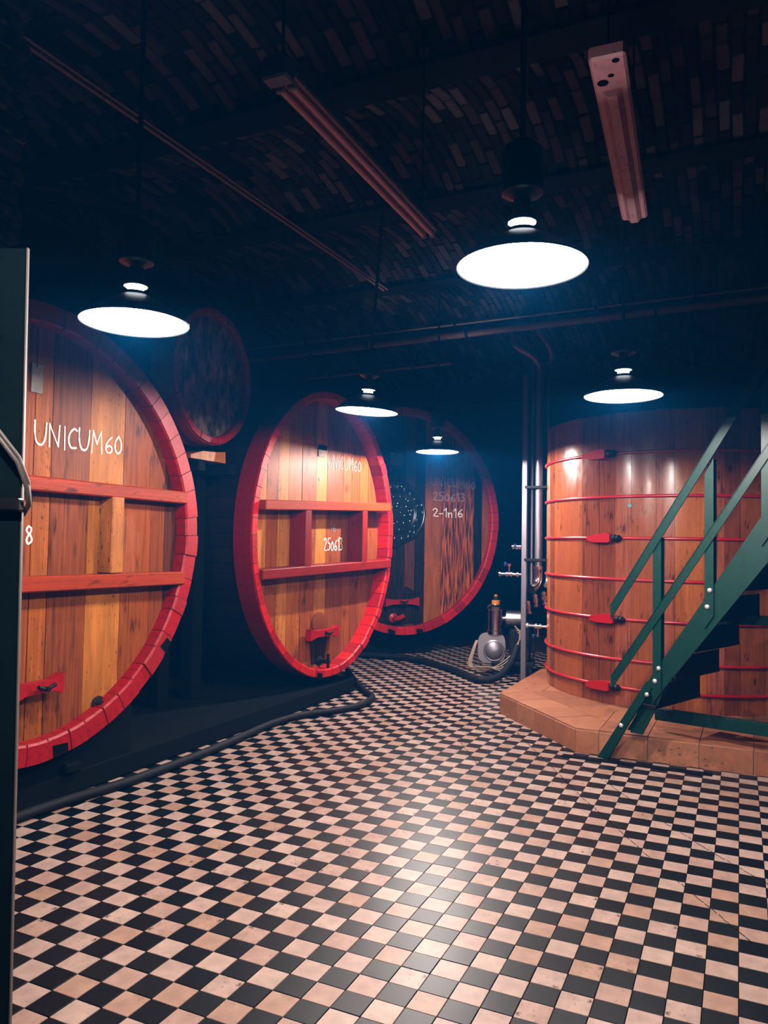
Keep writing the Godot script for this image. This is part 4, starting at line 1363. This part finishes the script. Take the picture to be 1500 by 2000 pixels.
func pipes() -> void:
	# along the back, under the vault
	pipe_run("ceiling_pipe", "thick painted pipe running along under the far ceiling", [Vector3(-6.2, 4.02, -8.5), Vector3(1.6, 4.13, -8.5)], 0.045, mats.pipe_paint, [1.2, 2.0, 3.3, 5.4, 6.6])
	pipe_run("ceiling_pipe", "thin pipe running just above the thick ceiling pipe", [Vector3(-6.0, 4.12, -8.35), Vector3(1.6, 4.185, -8.35)], 0.014, mats.pipe_paint, [1.0, 3.0, 4.6, 5.6])
	pipe_run("ceiling_pipe", "slim pipe beyond the thick ceiling pipe near the far cask", [Vector3(-5.4, 3.82, -9.0), Vector3(-3.28, 3.86, -9.0)], 0.022, mats.pipe_paint, [0.4, 1.6])
	pipe_run("cable_conduit", "twin conduit running lengthwise under the left side of the ceiling", [Vector3(-3.40, 4.17, -2.6), Vector3(-3.29, 4.17, -7.0)], 0.013, mats.pipe_paint, [])
	pipe_run("cable_conduit", "thin second line of the conduit under the left ceiling", [Vector3(-3.35, 4.17, -2.6), Vector3(-3.245, 4.17, -7.0)], 0.009, mats.pipe_paint, [])
	# uprights beside the vat
	var post := thing("steel_post", "square grey steel post standing beside the pipes at the plinth", "post", Vector3(-2.215, 0, -8.6))
	var pm := MB.new()
	pm.box(Vector3(0, 1.775, 0), Vector3(0.062, 3.55, 0.062), 0.006)
	put("post_tube", pm.mesh(), mats.steel_dull, post)
	for y in [2.25, 1.43]:
		var br := MB.new()
		br.box(Vector3(0.14, y, 0.05), Vector3(0.26, 0.03, 0.03), 0.004)
		put("clamp_arm", br.mesh(), mats.black_iron, post)
	var P: Material = mats.steel_dull
	var big := thing("steel_pipe", "thick stainless downpipe between the square post and the vat", "pipe", Vector3(-2.06, 0, -8.62))
	var b1 := MB.new()
	b1.tube(smooth([Vector3(-0.28, 4.10, 0.1), Vector3(-0.28, 3.95, 0.1), Vector3(-0.24, 3.86, 0.1), Vector3(-0.06, 3.74, 0.05), Vector3(0, 3.6, 0), Vector3(0, 3.3, 0), Vector3(0, 1.35, 0)]), 0.043, 16)
	put("pipe_length", b1.mesh(), P, big)
	var b2 := MB.new()
	b2.lathe([Vector2(0.043, 0.0), Vector2(0.055, 0.0), Vector2(0.055, 0.03), Vector2(0.043, 0.03)], 16, Transform3D(Basis.IDENTITY, Vector3(0, 1.33, 0)))
	b2.tube(smooth([Vector3(0, 1.34, 0), Vector3(0, 1.20, 0), Vector3(-0.02, 1.13, 0.05), Vector3(-0.05, 1.10, 0.12)], 0.02), 0.05, 16)
	put("elbow", b2.mesh(), mats.chrome, big)
	var thin := thing("steel_pipe", "thin stainless pipe right beside the vat staves", "pipe", Vector3(-1.955, 0, -8.62))
	var t1 := MB.new()
	t1.tube(smooth([Vector3(-0.12, 4.09, 0.1), Vector3(-0.09, 4.0, 0.08), Vector3(0.01, 3.84, 0.05), Vector3(0.03, 3.72, 0.0), Vector3(0.0, 3.64, 0.0)]), 0.035, 12)
	put("bend", t1.mesh(), P, thin)
	var t2 := MB.new()
	t2.tube([Vector3(0, 3.64, 0), Vector3(0, 1.28, 0)], 0.018, 12)
	t2.tube(smooth([Vector3(0, 1.30, 0), Vector3(0, 1.22, 0), Vector3(0.0, 1.17, 0.03), Vector3(0.0, 1.15, 0.09)], 0.02), 0.024, 12)
	put("pipe_length", t2.mesh(), mats.steel, thin)
	var mid := thing("steel_pipe", "dark slim pipe close behind the square post", "pipe", Vector3(-2.15, 0, -8.66))
	var m1 := MB.new()
	m1.tube(smooth([Vector3(0, 4.09, 0.13), Vector3(0, 4.07, 0.03), Vector3(0, 3.98, 0), Vector3(0, 1.05, 0)], 0.05), 0.02, 12)
	put("pipe_length", m1.mesh(), P, mid)
	# cocks below the bends
	var valve := func(called: String, label: String, at: Vector3, dirv: Vector3, L: float, knob: Material, updown: float) -> void:
		var o := thing(called, label, "valve", at)
		var a := MB.new()
		a.tube([Vector3.ZERO, dirv * L], 0.016, 10)
		put("spout", a.mesh(), mats.chrome, o)
		for q in [0.15, 0.45, 0.62, 0.95]:
			var f := MB.new()
			f.tube([dirv * L * q - dirv * 0.012, dirv * L * q + dirv * 0.012], 0.03, 12)
			put("flange", f.mesh(), mats.chrome, o)
		var h := MB.new()
		h.tube([dirv * L * 0.55, dirv * L * 0.55 + Vector3(0, 0.09 * updown, 0)], 0.012, 8)
		h.tube([dirv * L * 0.55 + Vector3(0, 0.09 * updown, 0), dirv * L * 0.55 + Vector3(0, 0.12 * updown, 0)], 0.026, 10)
		put("valve_stem", h.mesh(), mats.chrome, o)
		var kb := MB.new()
		kb.box(dirv * L * 0.7 + Vector3(0, 0.115 * updown, 0.02), Vector3(0.03, 0.05, 0.03), 0.01)
		put("lever_knob", kb.mesh(), knob, o)
	valve.call("outlet_valve", "chrome valve with several flanges jutting left from the square post", Vector3(-2.25, 1.26, -8.6), Vector3(-1, 0, 0), 0.26, mats.blue_plastic, 1.0)
	valve.call("outlet_valve", "small blue tipped tap left of the square post, above the chrome valve", Vector3(-2.25, 1.573, -8.6), Vector3(-1, 0, 0), 0.10, mats.blue_plastic, 0.1)
	valve.call("outlet_valve", "chrome outlet valve with a hanging blue lever at the foot of the vat", Vector3(-1.87, 0.70, -8.5), Vector3(-1, 0, 0.05), 0.29, mats.blue_plastic, -1.0)
	for k in [[-2.08, 1.05, "little chrome drain cock under the thick pipe elbow"], [-1.985, 1.08, "little chrome drain cock next to the thin pipe bend"], [-2.16, 0.97, "lowest little chrome drain cock beside the square post"]]:
		valve.call("drain_cock", k[2], Vector3(k[0], k[1], -8.55), Vector3(0.15, -1, 0).normalized(), 0.14, mats.chrome, 0.3)

# ------------------------------------------------------------------ pump, hoses
func pump() -> void:
	var at := Vector3(-2.74, 0, -9.1)
	# local x right along the view, z towards the camera
	var o := thing("transfer_pump", "stainless steel transfer pump with tall filter cylinder on a dark trolley", "pump", at, deg_to_rad(15))
	var cyl := MB.new()
	cyl.lathe([Vector2(0.085, 0.50), Vector2(0.095, 0.51), Vector2(0.095, 0.55), Vector2(0.085, 0.56), Vector2(0.085, 0.80), Vector2(0.098, 0.81), Vector2(0.098, 0.84), Vector2(0.08, 0.86), Vector2(0.05, 0.875), Vector2(0, 0.88)], 24, Transform3D(Basis.IDENTITY, Vector3(0.04, 0, 0)))
	put("filter_cylinder", cyl.mesh(), mats.chrome, o)
	var ye := MB.new()
	ye.lathe([Vector2(0.05, 0.87), Vector2(0.052, 0.915), Vector2(0.04, 0.92), Vector2(0, 0.92)], 18, Transform3D(Basis.IDENTITY, Vector3(0.045, 0, 0)))
	put("yellow_collar", ye.mesh(), mats.yellow_plastic, o)
	var cap := MB.new()
	cap.lathe([Vector2(0.036, 0.915), Vector2(0.034, 0.955), Vector2(0.02, 0.965), Vector2(0, 0.965)], 14, Transform3D(Basis.IDENTITY, Vector3(0.045, 0, 0)))
	put("black_cap", cap.mesh(), mats.black_iron, o)
	var tip := MB.new()
	tip.lathe([Vector2(0.02, 0.96), Vector2(0.022, 0.985), Vector2(0, 0.99)], 12, Transform3D(Basis.IDENTITY, Vector3(0.045, 0, 0)))
	put("gold_tip", tip.mesh(), mats.yellow_plastic, o)
	# pump head: rounded plate with a dished cover facing the viewer
	var poly := PackedVector2Array()
	for i in 48:
		var th := TAU * i / 48.0
		var p := outline(0.165, 0.185, 3.6, th)
		poly.append(Vector2(p.x, p.y + 0.34))
	var pl := MB.new()
	pl.prism(poly, -0.04, 0.03)
	put("pump_plate", pl.mesh(), mats.steel, o)
	var dm := MB.new()
	dm.lathe([Vector2(0.13, 0.0), Vector2(0.13, 0.02), Vector2(0.118, 0.028), Vector2(0.11, 0.026), Vector2(0.085, 0.05), Vector2(0.045, 0.066), Vector2(0, 0.07)], 28, Transform3D(Basis(Vector3(1, 0, 0), PI / 2), Vector3(0.03, 0.31, 0.03)))
	put("dished_cover", dm.mesh(), mats.steel_dull, o)
	var mt := MB.new()
	mt.tube([Vector3(0.17, 0.70, -0.05), Vector3(0.36, 0.70, -0.05)], 0.095, 20)
	mt.tube([Vector3(0.10, 0.70, -0.05), Vector3(0.17, 0.70, -0.05)], 0.035, 14)
	mt.tube([Vector3(0.36, 0.70, -0.05), Vector3(0.40, 0.70, -0.05)], 0.07, 20)
	put("motor", mt.mesh(), mats.steel, o)
	var tr := MB.new()
	tr.box(Vector3(0.26, 0.16, -0.12), Vector3(0.52, 0.05, 0.36), 0.01)
	tr.box(Vector3(0.34, 0.38, -0.12), Vector3(0.26, 0.40, 0.22), 0.03)
	for x in [0.05, 0.46]:
		tr.box(Vector3(x, 0.075, 0.02), Vector3(0.05, 0.15, 0.05), 0.006)
		tr.box(Vector3(x, 0.075, -0.26), Vector3(0.05, 0.15, 0.05), 0.006)
	put("trolley", tr.mesh(), mats.rubber, o)
	var hd := MB.new()
	hd.tube(smooth([Vector3(0.47, 0.1, 0.03), Vector3(0.52, 0.45, 0.03), Vector3(0.50, 0.62, 0.03), Vector3(0.42, 0.66, 0.03)]), 0.012, 8)
	put("trolley_handle", hd.mesh(), mats.black_iron, o)
	# coil of pale flex hung over the pump
	for k in 4:
		var d := k * 0.014
		var c := MB.new()
		c.tube(smooth([Vector3(0.27 + d, 0.62 - d * 2.0, 0.07), Vector3(0.33 + d, 0.54, 0.08), Vector3(0.30 - d, 0.36 - d, 0.09), Vector3(0.15, 0.20 - d * 2.4, 0.12), Vector3(-0.05, 0.085 + d * 1.2, 0.13 + d), Vector3(-0.17 - d, 0.075 + d, 0.12), Vector3(-0.235 - d, 0.15, 0.10), Vector3(-0.20 - d * 0.6, 0.33, 0.07), Vector3(-0.165 - d * 0.5, 0.43, 0.045)], 0.03), 0.0075, 7)
		tag(put("flex_loop", c.mesh(), mats.cable, o), "", "")
		o.get_child(-1).remove_meta("label")
		o.get_child(-1).remove_meta("category")

func hoses() -> void:
	var h1 := MB.new()
	h1.tube(smooth([Vector3(-3.64, 0.036, -1.6), Vector3(-3.63, 0.036, -3.16), Vector3(-3.55, 0.036, -3.9), Vector3(-3.56, 0.036, -4.8), Vector3(-3.62, 0.036, -5.6), Vector3(-3.55, 0.036, -6.05), Vector3(-3.40, 0.036, -6.3), Vector3(-3.30, 0.036, -6.65), Vector3(-3.36, 0.036, -7.05), Vector3(-3.56, 0.036, -7.3), Vector3(-3.9, 0.036, -7.75), Vector3(-4.35, 0.036, -8.4)]), 0.03, 10)
	tag(put("rubber_hose", h1.mesh(), mats.rubber), "black rubber hose lying along the kerb below the nearest and middle casks", "hose")
	var h2 := MB.new()
	h2.tube(smooth([Vector3(-5.7, 0.045, -9.45), Vector3(-4.75, 0.045, -9.58), Vector3(-4.05, 0.045, -9.6), Vector3(-3.35, 0.045, -9.15), Vector3(-2.95, 0.045, -8.75), Vector3(-2.72, 0.045, -8.52), Vector3(-2.52, 0.08, -8.62), Vector3(-2.42, 0.22, -8.8), Vector3(-2.38, 0.40, -8.95)]), 0.042, 10)
	tag(put("rubber_hose", h2.mesh(), mats.rubber), "black rubber hose curling over the floor from the pump towards the far cask", "hose")

# ------------------------------------------------------------------ lamps and fittings
func pendant(at: Vector3, label: String, energy: float, bulb_y := 0.026, tilt := 0.0) -> void:
	# at: centre of the shade's rim
	var o := thing("pendant_lamp", label, "lamp", at, 0.0, "enamel pendant lamps")
	o.rotation.z = tilt
	var sh := MB.new()
	sh.lathe([Vector2(0.222, 0.003), Vector2(0.226, 0.0), Vector2(0.228, 0.006), Vector2(0.19, 0.042), Vector2(0.12, 0.088), Vector2(0.062, 0.118), Vector2(0.058, 0.13)], 48)
	put("shade", sh.mesh(), mats.enamel_dark, o)
	var ins := MB.new()
	ins.lathe([Vector2(0.05, 0.124), Vector2(0.058, 0.112), Vector2(0.118, 0.082), Vector2(0.188, 0.037), Vector2(0.222, 0.004)], 48)
	put("reflector", ins.mesh(), mats.enamel_white, o)
	var col := MB.new()
	col.lathe([Vector2(0.05, 0.126), Vector2(0.034, 0.135), Vector2(0.034, 0.155), Vector2(0.05, 0.16)], 10)
	put("collar_lamp", col.mesh(), mats.collar_glow, o)
	var neck := MB.new()
	neck.lathe([Vector2(0.05, 0.158), Vector2(0.05, 0.175), Vector2(0.032, 0.19), Vector2(0.03, 0.24), Vector2(0.072, 0.262), Vector2(0.075, 0.41), Vector2(0.055, 0.435), Vector2(0.014, 0.44), Vector2(0, 0.44)], 24)
	put("gear_housing", neck.mesh(), mats.enamel_dark, o)
	var rod := MB.new()
	rod.tube([Vector3(0, 0.43, 0), Vector3(0, 4.42 - at.y, 0)], 0.011, 8)
	put("hanging_rod", rod.mesh(), mats.black_iron, o)
	var bulb := MB.new()
	bulb.lathe([Vector2(0.0, -0.024), Vector2(0.02, -0.021), Vector2(0.036, -0.008), Vector2(0.042, 0.01), Vector2(0.036, 0.03), Vector2(0.022, 0.046), Vector2(0.016, 0.07), Vector2(0.0, 0.07)], 12, Transform3D(Basis.IDENTITY, Vector3(0, bulb_y, 0)))
	put("bulb", bulb.mesh(), mats.bulb_glow, o)
	var L := OmniLight3D.new()
	L.name = "light"
	L.light_color = Color(1.0, 0.945, 0.915)
	L.light_energy = energy
	L.omni_range = 20.0
	L.omni_attenuation = 2.0
	L.light_size = 0.02
	L.shadow_enabled = true
	L.position = Vector3(0, bulb_y, 0)
	o.add_child(L, true)

func batten(called: String, label: String, a: Vector3, b: Vector3, twin: bool) -> void:
	var o := thing(called, label, "light fitting", a)
	var d := b - a
	var L := d.length()
	var bs := Basis(Vector3(0, 1, 0), atan2(-d.x, -d.z))
	o.basis = bs
	# local -z runs along the fitting
	if twin:
		var body := MB.new()
		body.box(Vector3(0.0, 0.045, -L * 0.5), Vector3(0.10, 0.05, L), 0.006)
		put("housing", body.mesh(), mats.batten_side, o)
		var tray := MB.new()
		tray.box(Vector3(0, 0.016, -L * 0.5), Vector3(0.096, 0.012, L - 0.04), 0.003)
		put("tray", tray.mesh(), mats.batten, o)
		for s in [-0.025, 0.025]:
			var t := MB.new()
			t.tube([Vector3(s, -0.006, -0.09), Vector3(s, -0.006, -L + 0.03)], 0.013, 10)
			put("fluorescent_tube", t.mesh(), mats.tube_glass, o)
		var cap := MB.new()
		cap.box(Vector3(0, 0.02, -0.03), Vector3(0.105, 0.075, 0.07), 0.008)
		put("end_cap", cap.mesh(), mats.batten_cap, o)
		for s in [-0.025, 0.025]:
			for z in [-0.085, -L + 0.03]:
				var h := MB.new()
				h.box(Vector3(s, 0.0, z), Vector3(0.03, 0.045, 0.02), 0.004)
				put("tube_holder", h.mesh(), mats.paper, o)
	else:
		var body := MB.new()
		body.box(Vector3(0, 0.035, -L * 0.5), Vector3(0.135, 0.06, L), 0.01)
		put("housing", body.mesh(), mats.batten, o)
		var ridge := MB.new()
		ridge.prism(PackedVector2Array([Vector2(-0.04, 0.006), Vector2(-0.018, -0.02), Vector2(0.018, -0.02), Vector2(0.04, 0.006)]), -L + 0.02, -0.22)
		put("cover_ridge", ridge.mesh(), mats.batten, o)
		for h in [[-0.03, -0.16, 0.022], [0.005, -0.12, 0.012], [-0.02, -0.235, 0.016], [0.03, -0.03, 0.014], [0.01, -L + 0.05, 0.01]]:
			var k := MB.new()
			k.lathe([Vector2(h[2], 0.0), Vector2(h[2], 0.002), Vector2(0.0, 0.002)], 14, Transform3D(Basis(Vector3(1, 0, 0), PI), Vector3(h[0], 0.006, h[1])))
			put("knockout_hole", k.mesh(), mats.chip, o)
	for z in [-0.06, -L + 0.12]:
		var r := MB.new()
		r.tube([Vector3(0, 0.06, z), Vector3(0, 4.38 - a.y, z)], 0.006, 6)
		put("hanger", r.mesh(), mats.black_iron, o)

func _ready() -> void:
	rng.seed = 20240607
	# camera
	var cam := Camera3D.new()
	cam.name = "camera"
	cam.fov = 67.3801
	cam.near = 0.05
	cam.far = 60.0
	add_child(cam)
	var yaw := 0.4338
	var pitch := 0.0410
	var roll := 0.0169
	cam.transform = Transform3D(Basis(Vector3.UP, yaw) * Basis(Vector3.RIGHT, pitch) * Basis(Vector3.BACK, roll), Vector3(0, 1.5856, 0))
	cam.current = true
	# a closed cellar: only its lamps light it, through a thin bluish haze
	var env := Environment.new()
	env.background_mode = Environment.BG_COLOR
	env.background_color = Color(0, 0, 0)
	env.tonemap_mode = Environment.TONE_MAPPER_LINEAR
	env.tonemap_exposure = 1.0
	env.sdfgi_enabled = true
	env.ssao_enabled = true
	env.ssil_enabled = true
	env.volumetric_fog_enabled = true
	env.volumetric_fog_density = 0.0035
	env.volumetric_fog_albedo = Color(0.12, 0.62, 1.0)
	var we := WorldEnvironment.new()
	we.name = "environment"
	we.environment = env
	add_child(we)

	make_textures()
	make_materials()
	room()
	floor_build()
	casks()
	vat_plinth()
	vat()
	stair()
	cradles()
	left_edge()
	var P := 6.6
	pendant(Vector3(-0.685, 2.55, -2.582), "largest bright pendant lamp, hanging in front of the two ceiling battens", P)
	pendant(Vector3(-2.329, 2.50, -2.477), "bright pendant lamp before the nearest cask", P, 0.010)
	pendant(Vector3(-2.436, 2.53, -4.931), "bright pendant lamp in front of the middle cask", P * 0.86, 0.012, -0.07)
	pendant(Vector3(-2.902, 2.56, -7.581), "small pendant lamp in front of the far dark cask", P * 2.4, 0.018)
	pendant(Vector3(-0.625, 2.48, -4.70), "bright pendant lamp in front of the upright vat", P * 1.05, 0.032)
	pendant(Vector3(-0.75, 2.53, -0.35), "pendant lamp of the near row just above the frame", P * 0.62)
	batten("tube_batten", "twin tube fluorescent batten with pinkish tubes, unlit", Vector3(-1.50, 3.25, -2.24), Vector3(-1.515, 3.25, -3.80), true)
	batten("bare_batten", "wide bare pinkish batten without tubes, knockout holes at its near end", Vector3(-0.445, 3.4, -2.86), Vector3(-0.524, 3.4, -4.38), false)
	pipes()
	pump()
	hoses()
